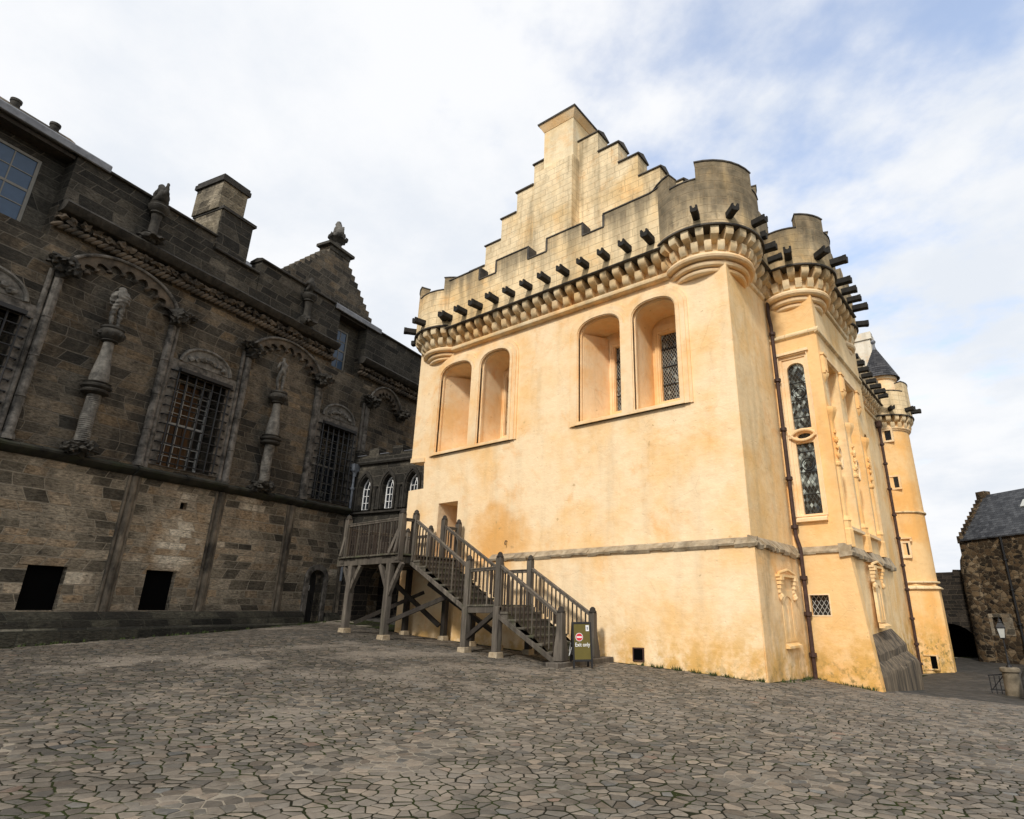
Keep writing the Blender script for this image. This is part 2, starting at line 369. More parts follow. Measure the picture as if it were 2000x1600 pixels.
def m_stone_tops():
    t = NT('sett_stone'); a = t.n('ShaderNodeVertexColor', layer_name='Col')
    g = t.noise(14, 7, rough=.65); b = t.noise(.35, 5)
    c = t.mix(.6, a.outputs[0], t.mix(1., a.outputs[0], t.ramp(g, (.25, .5), (.75, 1.5)), 'MULTIPLY'))
    c = t.mix(t.math('MULTIPLY', t.ramp(t.noise(.5, 7, t.map(t.pos, (1,1,1), loc=(11,3,0)), .64), (.54, 0), (.62, 1)), .55), c, (.24,.205,.165))
    c = t.mix(t.math('MULTIPLY', t.ramp(t.noise(60, 3), (.66, 0), (.72, 1)), .35), c, (.32,.30,.27))
    return t.fin(c, t.mix(t.ramp(t.noise(1.2, 5), (.4, 0), (.65, 1)), (.62,.62,.62), (.8,.8,.8)), t.bump(g, .5, .02), spec=.35)

def m_joint():
    t = NT('sett_joint')
    c = t.mix(t.ramp(t.noise(1.6, 6), (.42, 0), (.6, 1)), (.016,.015,.009), (.024,.032,.008))
    pale = t.ramp(t.noise(.55, 6, t.map(t.pos, (1,1,1), loc=(11,3,0)), .62), (.57, 0), (.61, 1))
    c = t.mix(pale, c, (.27,.235,.185))
    sp = t.ramp(t.noise(40, 2), (.68, 0), (.71, 1))
    c = t.mix(t.math('MULTIPLY', sp, .6), c, (.4,.38,.34))
    return t.fin(c, .95, t.bump(t.noise(30, 5), .6, .02), spec=.1)

def m_flat(name, c, rough=.6, metal=0., spec=.4):
    t = NT(name); return t.fin(t.mix(t.ramp(t.noise(6, 5), (.35, 0), (.7, 1)), tuple(x*.85 for x in c), c), rough, None, metal, spec)

LIME = m_lime('limewash'); LIME_SIDE = m_lime('limewash_weathered', .22, .12, base=(.94,.60,.25), pale=(.98,.735,.42))
LIME_BAY = m_lime('limewash_warm_bounce', .15, .04, base=(.92,.50,.165), pale=(.95,.63,.30))  # bay and tower: warm bounced light put into a deeper base colour
LIME_TOP = m_lime('limewash_parapet', .65, .18, courses=.6, base=(.86,.61,.31), pale=(.95,.75,.46), basez=False, run=(11.0,14.0))
LIME_TUR = m_lime('limewash_turret', .7, .7, courses=.6, base=(.66,.46,.22), pale=(.74,.58,.36), basez=False, run=(10.6,12.6))
LIME_GAB = m_lime('limewash_gable', .75, .36, courses=.55, base=(.88,.63,.32), pale=(.96,.78,.50), basez=False)
LIME_TRIM = m_lime('limewash_trim', .18, .05, base=(.95,.60,.27), pale=(.98,.75,.47), courses=0.)
LIME_CORB = m_lime('limewash_corbel', .35, .30, base=(.92,.60,.27), pale=(.97,.78,.50), courses=0., basez=False)
COPE = m_plain('dark_coping', (.035,.032,.03), (.12,.105,.085), 3)
LEDGE = m_plain('lichen_stone', (.28,.205,.12), (.52,.43,.30), 3.5, dark=(.07,.06,.05), bump=1., bs=7)
SPOUT = m_plain('spout_stone', (.012,.011,.010), (.035,.032,.027), 5)
PAL = m_ashlar('palace_ashlar', ((.04, (.014,.013,.011)), (.20, (.06,.053,.042)), (.40, (.115,.098,.074)), (.60, (.175,.146,.108)), (.80, (.20,.145,.088)), (.95, (.38,.33,.255))), stain=.75, bw=.58, rh=.27, msize=.016, bump=1., mortmix=.6, mortar=(.19,.165,.13))
PAL_LOW = m_ashlar('palace_ashlar_low', ((.06, (.022,.020,.017)), (.20, (.085,.074,.056)), (.36, (.23,.195,.142)), (.54, (.36,.305,.225)), (.72, (.34,.245,.15)), (.88, (.66,.58,.45))), stain=.55, mortar=(.34,.295,.225), bw=.52, rh=.255, msize=.016, bump=1., mortmix=.6, patch=tuple(PW(12.9, 0, 2.1)))
PAL_DARK = m_ashlar('palace_parapet', ((.1, (.016,.015,.013)), (.4, (.05,.046,.038)), (.7, (.09,.08,.062)), (.95, (.17,.15,.12))), stain=.75, mortar=(.14,.125,.10), bw=.7, rh=.34, mortmix=.55)
SHAFT_LOW = m_plain('sooty_shaft', (.05,.043,.034), (.21,.172,.125), 3, stretch=(1,1,.6), dark=(.014,.013,.011), dk=.85, bump=1., bs=8)
PAL_TRIM = m_plain('palace_trim', (.06,.054,.046), (.20,.182,.158), 5, dark=(.018,.017,.015), dk=.9, bump=1., bs=9)
PAL_LITE = m_ashlar('chimney_ashlar', ((.1, (.05,.042,.03)), (.5, (.27,.225,.155)), (.95, (.50,.43,.32))), stain=.8, mortar=(.3,.26,.19), bw=.55, rh=.3)
CARVE = m_plain('carved_stone', (.014,.013,.011), (.05,.045,.037), 5, dark=(.10,.09,.075), dk=.3, bump=.9)
STATUE = m_plain('statue_stone', (.075,.07,.062), (.21,.197,.172), 6, dark=(.035,.033,.03), dk=.8, bump=.6)
FRIEZE = m_plain('frieze_stone', (.03,.026,.02), (.15,.115,.08), 2.2, dark=(.015,.013,.011), dk=.9)
PLINTH_W = m_ashlar('plinth_courses', ((.1, (.010,.010,.008)), (.45, (.04,.037,.029)), (.75, (.085,.08,.058)), (.95, (.19,.175,.135))), stain=.6, mortar=(.06,.06,.045), bw=.7, rh=.3, bump=1.)
PLINTH = m_plain('mossy_plinth', (.012,.012,.010), (.045,.042,.032), 2.5, dark=(.03,.035,.016), dk=.8, bump=1., bs=6)
LEAD = m_plain('lead_sheet', (.10,.105,.115), (.22,.225,.24), 4, .5, .3, spec=.5)
SLATE = None
def m_slate(name, c1, c2, rh=.16, bw=.26):
    t = NT(name); br = t.n('ShaderNodeTexBrick'); t.l(t.uv, br.inputs[0]); br.inputs['Color1'].default_value = (0,0,0,1); br.inputs['Color2'].default_value = (1,1,1,1)
    br.inputs['Scale'].default_value = 1; br.inputs['Brick Width'].default_value = bw; br.inputs['Row Height'].default_value = rh; br.inputs['Mortar Size'].default_value = .008; br.inputs['Mortar Smooth'].default_value = .2
    f = t.math('ADD', t.math('MULTIPLY', t.sep(br.outputs['Color'])[0], .5), t.math('MULTIPLY', t.noise(.8, 6, t.map(t.pos, (1,1,.5))), .6))
    c = t.mix(t.ramp(f, (.3, 0), (.8, 1)), c1, c2); c = t.mix(t.math('MULTIPLY', br.outputs['Fac'], .8), c, (.012,.012,.013))
    lap = t.math('FRACT', t.math('DIVIDE', t.sep(t.uv)[1], rh))
    h = t.math('SUBTRACT', t.math('MULTIPLY', br.outputs['Fac'], -.6), lap)
    return t.fin(c, .6, t.bump(h, .8, .02), spec=.4)
SLATE = m_slate('roof_slate', (.018,.019,.022), (.07,.073,.077)); SLATE_CONE = m_slate('cone_slate', (.022,.022,.025), (.075,.073,.075), .17, .3)
WOOD = m_wood('weathered_oak', (.035,.030,.024), (.25,.215,.172), (.10,.085,.07), .15)
WOOD_D = m_wood('dark_oak', (.018,.015,.013), (.065,.054,.044), (.035,.029,.024), .1)
WOOD_B = m_wood('brown_boards', (.10,.048,.015), (.26,.13,.04), (.16,.08,.025))
TREAD = m_wood('worn_treads', (.055,.048,.038), (.20,.175,.138), (.11,.10,.07), .6)
SHUT = m_wood('shutter_boards', (.035,.017,.006), (.13,.062,.02), (.07,.033,.011))
BALU = m_wood('baluster_oak', (.022,.017,.014), (.085,.066,.052), (.05,.036,.028))
DOORW = m_wood('door_boards', (.012,.013,.013), (.035,.036,.034), (.02,.02,.02))
IRON = m_flat('black_iron', (.012,.012,.013), .55); PIPE = m_plain('rust_pipe', (.035,.018,.013), (.085,.045,.034), 7, .6, .3)
PIPE_G = m_plain('grey_pipe', (.10,.11,.13), (.22,.24,.27), 4, .5, .2); VOID = m_flat('dark_void', (.004,.004,.004), .9, spec=0.)
GLASS_F = m_glass('leaded_glass', sx=.10, sz=.155, thr=.66, light=(.34,.37,.33), lead=(.33,.32,.27)); GLASS_T = m_glass('tall_leaded_glass', sx=.115, sz=.18, thr=.56, light=(.42,.47,.43), lead=(.05,.055,.05), seed=4.); GLASS_D = m_glass('dark_leaded_glass', sx=.135, sz=.2, thr=.8, lead=(.45,.45,.42), lw=.06)
GLASS = m_flat('window_glass', (.012,.016,.022), .06, spec=.8); WPAINT = m_flat('white_paint', (.92,.92,.9), .5); GPAINT = m_flat('grey_paint', (.20,.19,.165), .6)
RUB = m_rubble('rubble_stone'); RUB_D = m_ashlar('dark_rubble', ((.1, (.01,.009,.008)), (.5, (.03,.025,.02)), (.95, (.08,.065,.05))), stain=.5, bw=.5, rh=.25)
SAND = m_plain('pedestal_stone', (.12,.098,.066), (.27,.225,.16), 4, dark=(.045,.04,.03), bump=.8)
BUTT = m_plain('buttress_stone', (.045,.038,.03), (.26,.20,.13), 2.4, stretch=(3,3,.35), dark=(.02,.019,.018), dk=.85, bump=1., bs=5)
OLIVE = m_flat('olive_board', (.125,.098,.014), .5); BLACKB = m_flat('black_board', (.012,.011,.011), .45); RED = m_flat('red_disc', (.62,.035,.045), .5); WHITE = m_flat('white_vinyl', (.85,.85,.83), .5)
BGLASS = m_flat('sky_painted_glass', (.045,.085,.15), .22, spec=.35); LAMPG = m_flat('lantern_glass', (.55,.56,.52), .25)  # dormer panes: blue sky reflection put into the glass colour

# ------------------------------------------------------------------ terrain
_cp = [(0,0,-1.64),(-4.64,0,-1.35),(-13.07,0,-.85),(-4.5,-2.25,-1.34),(-6.7,-2.25,-1.23),(-10.9,-2.8,-.86),(-12.95,-2.8,-.68),
       (-16.28,-10.44,-.87),(-17.36,-5.27,-.70),(-18.29,-.84,-.45),(.05,3.5,-1.79),(1.85,3.4,-2.06),(5.14,-15.15,-1.7),(0,-12,-1.6),(5,-7,-1.86),
       (4,3,-2.08),(5,2.4,-2.12),(2.4,6.5,-2.3),(4.7,10,-2.62),(2.3,20.3,-2.86),(.7,20.5,-2.98),(3,33,-3.12),(4.6,31,-3.08),(8,32,-3.1),(-16,3,-.45),(9,0,-2.3),(9,14,-2.8),(-12,-16,-1.1)]
def _k(r2): return np.where(r2 > 0, .5*r2*np.log(np.maximum(r2, 1e-12)), 0)
_P = np.array(_cp); _n = len(_P); _d2 = ((_P[:,None,:2]-_P[None,:,:2])**2).sum(2)
_A = np.zeros((_n+3, _n+3)); _A[:_n,:_n] = _k(_d2) + np.eye(_n)*.6; _A[:_n,_n] = 1; _A[:_n,_n+1:] = _P[:,:2]; _A[_n,:_n] = 1; _A[_n+1:,:_n] = _P[:,:2].T
_w = np.linalg.solve(_A, np.concatenate([_P[:,2], [0,0,0]]))
def gz(x, y):
    x = np.clip(np.asarray(x, float), -19, 10); y = np.clip(np.asarray(y, float), -18, 34)
    r2 = (x[...,None]-_P[:,0])**2 + (y[...,None]-_P[:,1])**2
    return _k(r2) @ _w[:_n] + _w[_n] + _w[_n+1]*x + _w[_n+2]*y
def g1(x, y): return float(gz(np.array([x]), np.array([y]))[0])

def grid(name, xs, ys, dz, m, keep=None):
    X, Y = np.meshgrid(xs, ys); Z = gz(X, Y) + dz; nx = len(xs)
    v = [(float(a), float(b), float(c)+ZO) for a, b, c in zip(X.ravel(), Y.ravel(), Z.ravel())]
    f = [(j*nx+i, j*nx+i+1, (j+1)*nx+i+1, (j+1)*nx+i) for j in range(len(ys)-1) for i in range(nx-1) if keep is None or keep((xs[i]+xs[i+1])/2, (ys[j]+ys[j+1])/2)]
    me = bpy.data.meshes.new(name); me.from_pydata(v, [], f); me.materials.append(m)
    uv = me.uv_layers.new(name='UVMap')
    for p in me.polygons: p.use_smooth = True
    o = bpy.data.objects.new(name, me); COL.objects.link(o); o['kind'] = 'structure'; return o
far = [-600,-300,-120,-60,-35]; farp = [14,18,25,40,80,160,300,600]
xs = far + list(np.arange(-25, 10.01, .5)) + farp; ys = far + list(np.arange(-25, 36.01, .5)) + [40,50,80,160,300,600]
grid('ground', xs, ys, -.003, m_joint())
grid('lane', list(np.arange(1.4, 10.01, .4))+[14,20,30], list(np.arange(3.6, 36.1, .4)), .0, m_setts('lane_setts', .62))
grid('yard_edge', list(np.arange(-20, 1.41, .4)), list(np.arange(1.2, 14, .4)), .0, m_setts('back_setts', .6))

# paved court: irregular setts, one mesh, each stone its own cell
def court():
    rng = np.random.default_rng(3)
    th = R(34.9); c, s = math.cos(th), math.sin(th)
    def vis(x, y):                                  # roughly what the square can see from this end, with margin
        dx, dy = x-CX, y-CY; f = -s*dx + c*dy; r = c*dx + s*dy
        return f > 3.2 and -1.35*f-1.5 < r < 1.05*f+1.5
    def dens(x, y): return 1.
    pts = []; sx, sy = .182, .108
    I = np.arange(-142, 142)
    for j in range(0, 290):
        for i in I:
            u = (i + (.5 if j % 2 else 0) + rng.uniform(-.44, .44))*sx + .25*sx*math.sin(j*.7); w = (j + rng.uniform(-.46, .46))*sy
            x = CX + c*u - s*w; y = CY + s*u + c*w
            # swirl of the laying pattern
            x += .10*math.sin(y*.9+.5*x); y += .10*math.sin(x*.8)
            if not vis(x, y) or y > 4.6 or x > 9: continue
            sp = (x-PB[0])*PN[0] + (y-PB[1])*PN[1]
            if sp < .62 + .05*math.sin(x*3+y*5): continue
            if y > -.14 + .04*math.sin(x*7) and x < .1: continue
            pts.append(Vector((x, y)))
    vs, ed, fc, *_ = delaunay_2d_cdt(pts, [], [], 0, 1e-6)
    near = [[] for _ in vs]
    cc = []
    for k, t in enumerate(fc):
        a, b, d = (vs[i] for i in t)
        D = 2*(a.x*(b.y-d.y)+b.x*(d.y-a.y)+d.x*(a.y-b.y))
        if abs(D) < 1e-9: cc.append(None); continue
        ux = ((a.length_squared)*(b.y-d.y)+(b.length_squared)*(d.y-a.y)+(d.length_squared)*(a.y-b.y))/D
        uy = ((a.length_squared)*(d.x-b.x)+(b.length_squared)*(a.x-d.x)+(d.length_squared)*(b.x-a.x))/D
        cc.append((ux, uy))
        for i in t: near[i].append(k)
    V, F, Cc = [], [], []
    ax = np.array([v.x for v in vs]); ay = np.array([v.y for v in vs]); ZC = gz(ax, ay); GX = (gz(ax+.3, ay)-ZC)/.3; GY = (gz(ax, ay+.3)-ZC)/.3
    for i, p in enumerate(vs):
        q = [cc[k] for k in near[i] if cc[k]]
        if len(q) < 4: continue
        if max(math.hypot(a-p.x, b-p.y) for a, b in q) > .4: continue
        q.sort(key=lambda a: math.atan2(a[1]-p.y, a[0]-p.x))
        # merge almost equal corners
        qq = [q[0]]
        for a in q[1:]:
            if math.hypot(a[0]-qq[-1][0], a[1]-qq[-1][1]) > .02: qq.append(a)
        if len(qq) < 4: continue
        mx = sum(a[0] for a in qq)/len(qq); my = sum(a[1] for a in qq)/len(qq)
        g = rng.uniform(.005, .011)
        dist = math.hypot(p.x-CX, p.y-CY)
        loc_ = [((a[0]-mx)*c+(a[1]-my)*s, -(a[0]-mx)*s+(a[1]-my)*c) for a in qq]
        hx = max(.03, max(abs(a[0]) for a in loc_)); hy = max(.03, max(abs(a[1]) for a in loc_))
        gr = rng.uniform(1.5, 2.4)
        def shr(k):
            fx, fy = max(.35, 1-k/hx), max(.35, 1-k*gr/hy)
            return [(mx+a[0]*fx*c-a[1]*fy*s, my+a[0]*fx*s+a[1]*fy*c) for a in loc_]
        n = len(qq); base = len(V); hh = rng.uniform(-.002, .005); tx, ty = rng.uniform(-.035, .035, 2)
        zc, gx, gy = ZC[i], GX[i], GY[i]
        for k, dz in ((g, -.02), (g+.002, -.002), (g+.008, .0015), (g+.020, .003)):
            for a in shr(k):
                dx, dy = a[0]-mx, a[1]-my
                V.append((a[0], a[1], zc + gx*(a[0]-p.x)+gy*(a[1]-p.y) + (dz + hh + tx*dx+ty*dy)*1. + ZO))
        for r_ in range(3):
            for j in range(n): F.append((base+r_*n+j, base+r_*n+(j+1)%n, base+(r_+1)*n+(j+1)%n, base+(r_+1)*n+j))
        F.append(tuple(range(base+3*n, base+4*n)))
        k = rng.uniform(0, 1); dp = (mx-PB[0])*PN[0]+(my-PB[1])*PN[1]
        v = (rng.uniform(.55, 1.0) if rng.random() < .45 else rng.uniform(.95, 1.5))*(1.06 - .46*max(0, min(1, (15. - dp + 5*mnoise.noise(Vector((mx*.22, my*.22, 2))))/8)))  # palace shade put into the stone colour: darker towards it, blotchy edge
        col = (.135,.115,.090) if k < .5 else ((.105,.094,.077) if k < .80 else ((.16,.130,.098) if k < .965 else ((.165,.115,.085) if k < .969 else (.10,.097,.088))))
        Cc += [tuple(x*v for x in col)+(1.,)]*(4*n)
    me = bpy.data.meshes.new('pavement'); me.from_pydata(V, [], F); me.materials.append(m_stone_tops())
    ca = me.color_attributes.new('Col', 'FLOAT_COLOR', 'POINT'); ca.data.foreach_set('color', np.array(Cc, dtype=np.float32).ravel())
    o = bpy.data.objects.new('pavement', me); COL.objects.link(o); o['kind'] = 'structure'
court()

# ================================================================== GREAT HALL
hall = empty('great_hall', (-7, 0, ZO-1.4), 'tall ochre limewashed hall with crow-stepped gable, battlements and round corner turrets', 'castle hall')
# ---- front wall, upper and lower
recess = [(-12.42,-10.66), (-10.18,-8.66), (-5.50,-3.82), (-3.34,-1.80)]
holes = [barch(a, b, 5.9, 8.98, 9.53) for a, b in recess] + [rect(-12.06, -11.02, 1.72, 3.85)]
up = [(-13.9,1.5),(-.08,1.5),(-.08,10.9),(-13.9,10.9),(-13.9,5.84),(-13.12,5.78),(-13.02,4.54),(-13.9,4.54)]
w = MB(FU).slab(up, -1.3, 0, holes).build('front_wall', LIME, hall)
MB(FU).slab([(-13.9,5.86),(-13.06,5.80),(-13.06,5.62),(-13.9,5.68)], -.5, .05).build('corner_corbel', LIME_TRIM, hall)
MB(FW).ext([(-1.2,-2.7),(.05,-2.7),(0,1.62),(-1.2,1.62)], -13.9, 0).build('base_wall', LIME, hall)
# weathered string course, a bit broken along its lower edge
b = MB(FW); x = -9.25; rs = random.Random(5)
while x < .04:
    x2 = min(.06, x + rs.uniform(.10, .42)); k = rs.uniform(-.05, .03)
    b.ext([(-.15,1.56+k),(.06+k,1.58+k),(.09+k*.6,1.65+k*.4),(-.10,1.82),(-.15,1.82)], x, x2+.004*rs.random()); x = x2
b.build('string_course', LEDGE, hall)
# ---- recessed twin windows
for i, (x0, x1) in enumerate(recess):
    left = i % 2 == 0
    sp = .40 if left else .01
    g0 = [-11.62, -10.04, -4.86, -3.05][i]; g1x = [-10.9, -9.2, -4.10, -2.12][i]
    m = MB(FU)
    m.slab(rect(x0-.3, x1+.3, 5.6, 9.9), -1.75, -1.301, [rect(g0, g1x, 6.52, 8.95)])
    m.slab([(g0-.17,6.3),(g1x+.22,6.3),(g1x+.22,9.25),(g0-.17,9.25)], -1.3, -1.235, [rect(g0-.10, g1x+.10, 6.45, 9.05)])
    m.slab([(g0-.10,6.45),(g1x+.10,6.45),(g1x+.10,9.05),(g0-.10,9.05)], -1.298, -1.262, [rect(g0-.03, g1x+.03, 6.50, 8.98)])
    m.add([(x0+.002,-.12,5.92),(x1-.002,-.12,5.92),(x1-.002,-1.3,6.42),(x0+.002,-1.3,6.42),(x0+.002,-1.3,5.85),(x1-.002,-1.3,5.85),(x0+.002,-.12,5.86),(x1-.002,-.12,5.86)],
          [(0,1,2,3),(3,2,5,4),(0,3,4,6),(1,7,5,2),(0,6,7,1),(6,4,5,7)])
    if left:
        m.add([(x0+.003,-.16,5.9),(x0+.05,-.16,5.9),(x0+sp,-1.299,5.9),(x0+.003,-1.299,5.9),(x0+.003,-.16,9.2),(x0+.05,-.16,9.2),(x0+sp,-1.299,9.35),(x0+.003,-1.299,9.35)],
              [(0,1,2,3),(4,5,6,7),(0,1,5,4),(1,2,6,5),(2,3,7,6),(3,0,4,7)])
    # chamfered inner order of the arch
    o = barch(x0+.002, x1-.002, 5.9, 8.98, 9.528); q = barch(x0+.035, x1-.03, 5.93, 8.97, 9.50)
    m.slab(o, -.14, -.06, [q])
    wn = m.build('window', LIME_TRIM, hall)
    MB(FU).box(g0-.04, g1x+.04, -1.46, -1.42, 6.48, 9.0).build('pane', GLASS_F, wn)
    f = MB(FU)
    for z in (7.1, 7.75, 8.4): f.box(g0, g1x, -1.40, -1.385, z-.012, z+.012)
    f.pieces('glazing_bar', IRON, wn)
for (l, r), (a0, a1) in (((-12.84,-8.24), ((-12.42,-10.66), (-10.18,-8.66))), ((-5.92,-1.46), ((-5.50,-3.82), (-3.34,-1.80)))):
    m = MB(FU)
    def outl(k):
        mid = (a0[1]+a1[0])/2
        A = barch(a0[0]-k, a0[1]+k, 0, 8.98, 9.53+k)[2:]; Bq = barch(a1[0]-k, a1[1]+k, 0, 8.98, 9.53+k)[2:]
        top = [p for p in Bq if p[0] > mid] + [p for p in A if p[0] < mid]
        return [(a0[0]-k,5.9-min(k,.12)),(a1[1]+k,5.9-min(k,.12))] + top
    hl = [barch(a, b, 5.9, 8.98, 9.53) for a, b in (a0, a1)]
    m.slab(outl(.40), -.02, .045, hl); m.slab(outl(.31), -.02, .085, hl); m.slab(outl(.15), -.02, .12, [barch(a-.03, b+.03, 5.87, 8.98, 9.56) for a, b in (a0, a1)])
    m.build('window_surround', LIME_TRIM, hall)
# ---- door at the head of the stair
m = MB(FU); m.box(-12.3, -10.8, -1.42, -1.301, 1.5, 4.1)
for k in range(6): m.box(-12.02+k*.165, -11.865+k*.165, -1.30, -1.27, 1.72, 3.8)
dr = m.build('door', WOOD_B, hall)
m = MB(FU).lathe([(.03,2.7),(.03,2.78)], -11.2, -1.24, 8).build('handle', IRON, dr)
MB(FW).slab(rect(-3.66, -3.31, -1.32, -.97), .02, .075, [rect(-3.625, -3.345, -1.285, -1.005)]).build('vent_frame', PIPE, hall)
MB(FW).box(-3.63, -3.34, .03, .06, -1.29, -1.0).build('vent', VOID, hall)
mk = MB(FW).lathe([(.07,-.02),(.07,.02),(.03,.03)], 0, 0, 10)
MB(FU).tube([(-8.5,.0,2.22),(-8.5,.09,2.22),(-8.5,.11,2.16),(-8.5,.09,2.08)], .018, 6).build('wall_hook', IRON, hall)
# ---- long side wall (right of the corner)
MB(RW).box(.125, 3.75, -1.1, -.115, 1.5, 10.9).build('side_wall', LIME_SIDE, hall)
m = MB(RW); m.ext([(-1.1,-3.),(.05,-3.),(0,1.62),(-1.1,1.62)], .006, 3.75); m.build('side_base_wall', m_lime('limewash_streaked', .5, .22, base=(.92,.58,.26), pale=(.97,.72,.42)), hall)
b = MB(RW); x = -.05
while x < 3.5:
    x2 = min(3.5, x + rs.uniform(.10, .4)); k = rs.uniform(-.045, .03); dz = -.03*x
    b.ext([(-.15,1.52+k+dz),(.07+k,1.55+k+dz),(.10+k,1.64+k*.4+dz),(-.10,1.85),(-.15,1.85)], x, x2); x = x2
b.build('side_string_course', LEDGE, hall)
MB(RW).box(9.45, 21.5, -1.1, -.06, -4, 10.9).build('rear_side_wall', LIME_SIDE, hall)
MB(FW).box(-13.9, -12.9, -40, -1.31, -3, 10.9).build('far_side_wall', LIME, hall)
MB(FW).box(-13.85, -1.2, -41, -40, -4, 12).build('back_wall', LIME, hall)
def niche(p0, p1, z0, z1, q, hz):
    m = MB(RW)
    m.slab(rect(p0, p1, z0, z1), q-.05, q+.035, [arch(p0+.16, p1-.16, z0+.08, z1-.35, z1-.16)])
    m.slab(rect(p0+.1, p1-.1, z0+.05, z1-.1), q-.05, q+.012)
    m.box((p0+p1)/2-.02, (p0+p1)/2+.02, q, q+.03, z0+.08, z1-.4)
    m.ext([(q-.02,z0-.02),(q+.14,z0-.10),(q+.14,z0-.16),(q-.02,z0-.16)], p0-.06, p1+.06)
    for p in (p0-.12, p1+.12):
        for k in range(4): m.box(p-.10+.015*k, p+.10-.015*k, q-.02, q+.16-.028*k, hz-.11*k-.085, hz-.11*k)
        m.blob((p, q+.06, hz-.52), (.07,.06,.1), p, .3)
    m.box(p0-.26, p1+.26, q-.02, q+.12, hz+.002, hz+.07); m.tube([(p0-.2, q+.08, hz+.1), ((p0+p1)/2, q+.1, hz+.2), (p1+.2, q+.08, hz+.1)], .04, 6)
    return m
niche(1.55, 2.45, -.8, .52, .0, .86).build('blind_niche', LIME_SIDE, hall, smooth=25)

# ---- bay
def BF(a, d, z): return RW(3.5-d, a, z)
MB(RW).slab(rect(3.72, 9.5, 1.5, 10.9), -.2, 1.40, [rect(4.05, 5.55, 2.45, 7.85), rect(6.3, 7.85, 2.45, 7.85), arch(8.5, 9.15, 2.6, 6.0, 6.4)]) .build('bay_side_wall', LIME_SIDE, hall)
MB(BF).slab(rect(-.2, 1.402, 1.5, 10.9), -.25, 0, [rect(.06, 1.03, 2.72, 8.05)]).build('bay_front_wall', LIME_BAY, hall)
lowq = [(-.25,-3.2),(1.96,-3.2),(1.80,-2.07),(1.60,.2),(1.46,1.58),(-.25,1.58)]
MB(BF).slab(lowq, -.3, .06, [rect(.20, .74, -.14, .42)]).build('bay_front_base', LIME_BAY, hall)
MB(RW).ext([(-.25,-3.2),(1.7,-3.2),(1.6,-2.07),(1.40,-.7),(1.44,1.58),(-.25,1.58)], 3.8, 9.52).build('bay_side_base', LIME_SIDE, hall)
b = MB(BF); x = -.1
while x < 1.5:
    x2 = min(1.53, x + rs.uniform(.25, .5)); k = rs.uniform(-.02, .02)
    b.ext([(-.05,1.56+k),(.11+k,1.58+k),(.12+k,1.64),(.0,1.80),(-.05,1.80)], x, x2); x = x2
for k in range(14):
    p = 3.36+k*.45; j = rs.uniform(-.03, .03)
    b2 = [(1.2,1.44+j-.01*k),(1.54+j,1.48+j-.01*k),(1.56+j,1.58-.01*k),(1.38,1.84),(1.2,1.84)]
    b.v += [];  bb = MB(RW); bb.ext(b2, p, p+.45)
    o = len(b.v); b.v += [(v[1], 3.5-v[0], v[2]) for v in bb.v]; b.f += [tuple(i+o for i in f) for f in bb.f]
b.build('bay_string_course', LEDGE, hall)
# bay: upper thin string
m = MB(BF); m.ext([(-.02,8.60),(.09,8.66),(.09,8.74),(-.02,8.84)], -.15, 1.49)
o = MB(RW); o.ext([(1.38,8.60),(1.49,8.66),(1.49,8.74),(1.38,8.84)], 3.42, 9.4)
k = len(m.v); m.v += [(v[1], 3.5-v[0], v[2]) for v in o.v]; m.f += [tuple(i+k for i in f) for f in o.f]
m.build('bay_upper_string', LIME_TOP, hall)
# tall leaded window on the bay front
m = MB(BF)
m.slab(rect(-.05, 1.40, 2.5, 8.3), -.25, -.09, [[(.30,2.78),(.85,2.78),(.85,7.55)]+arc(.575,7.55,.275,.22,0,PI,8)[1:-1]+[(.30,7.55)]])
m.slab(rect(.07, 1.02, 2.73, 8.04), -.10, -.045, [rect(.17, .93, 2.75, 7.93)])
m.slab(rect(.06, 1.03, 2.70, 8.05), -.02, .035, [rect(.085, 1.0, 2.73, 8.02)])
m.box(-.0, 1.09, -.02, .09, 8.06, 8.15)
m.ext([(-.02,2.70),(.13,2.62),(.13,2.54),(-.02,2.52)], .10, 1.0)
# crossed transom rings
m.slab([(.2,5.02),(.95,5.02),(.95,5.50),(.2,5.50)], -.2, -.10, [arc(.575,5.26,.21,.10,0,2*PI,18)[:-1], [(.2+.1,5.021),(.85,5.021),(.575,5.10)], [(.30,5.499),(.575,5.42),(.85,5.499)]][:1])
m.tube([(p[0], -.02, p[1]) for p in arc(.575, 5.14, .42, .30, .2, PI-.2, 14)], .05, 8)
m.tube([(p[0], -.02, p[1]) for p in arc(.575, 5.40, .42, .30, PI+.2, 2*PI-.2, 14)], .05, 8)
wn = m.build('tall_window', LIME_TRIM, hall)
MB(BF).box(.26, .89, -.22, -.20, 2.7, 7.8).build('pane', GLASS_T, wn)
f = MB(BF)
for z in (3.4, 4.1, 4.75, 5.9, 6.5, 7.1): f.box(.29, .86, -.195, -.18, z-.01, z+.01)
for z in (4.35, 6.75): f.tube([(p[0], -.185, p[1]) for p in arc(.575, z, .2, .2, 0, 2*PI, 20)[:-1]], .012, 5, True); f.tube([(p[0], -.185, p[1]) for p in arc(.575, z, .13, .13, 0, 2*PI, 20)[:-1]], .01, 5, True)
f.pieces('leading', IRON, wn)
m = MB(BF).slab(rect(.17, .77, -.17, .45), .04, .075, [rect(.205, .735, -.135, .415)])
wn = m.build('low_window', LIME_TRIM, hall); MB(BF).box(.19, .75, -.12, -.10, -.16, .44).build('pane', GLASS_D, wn)
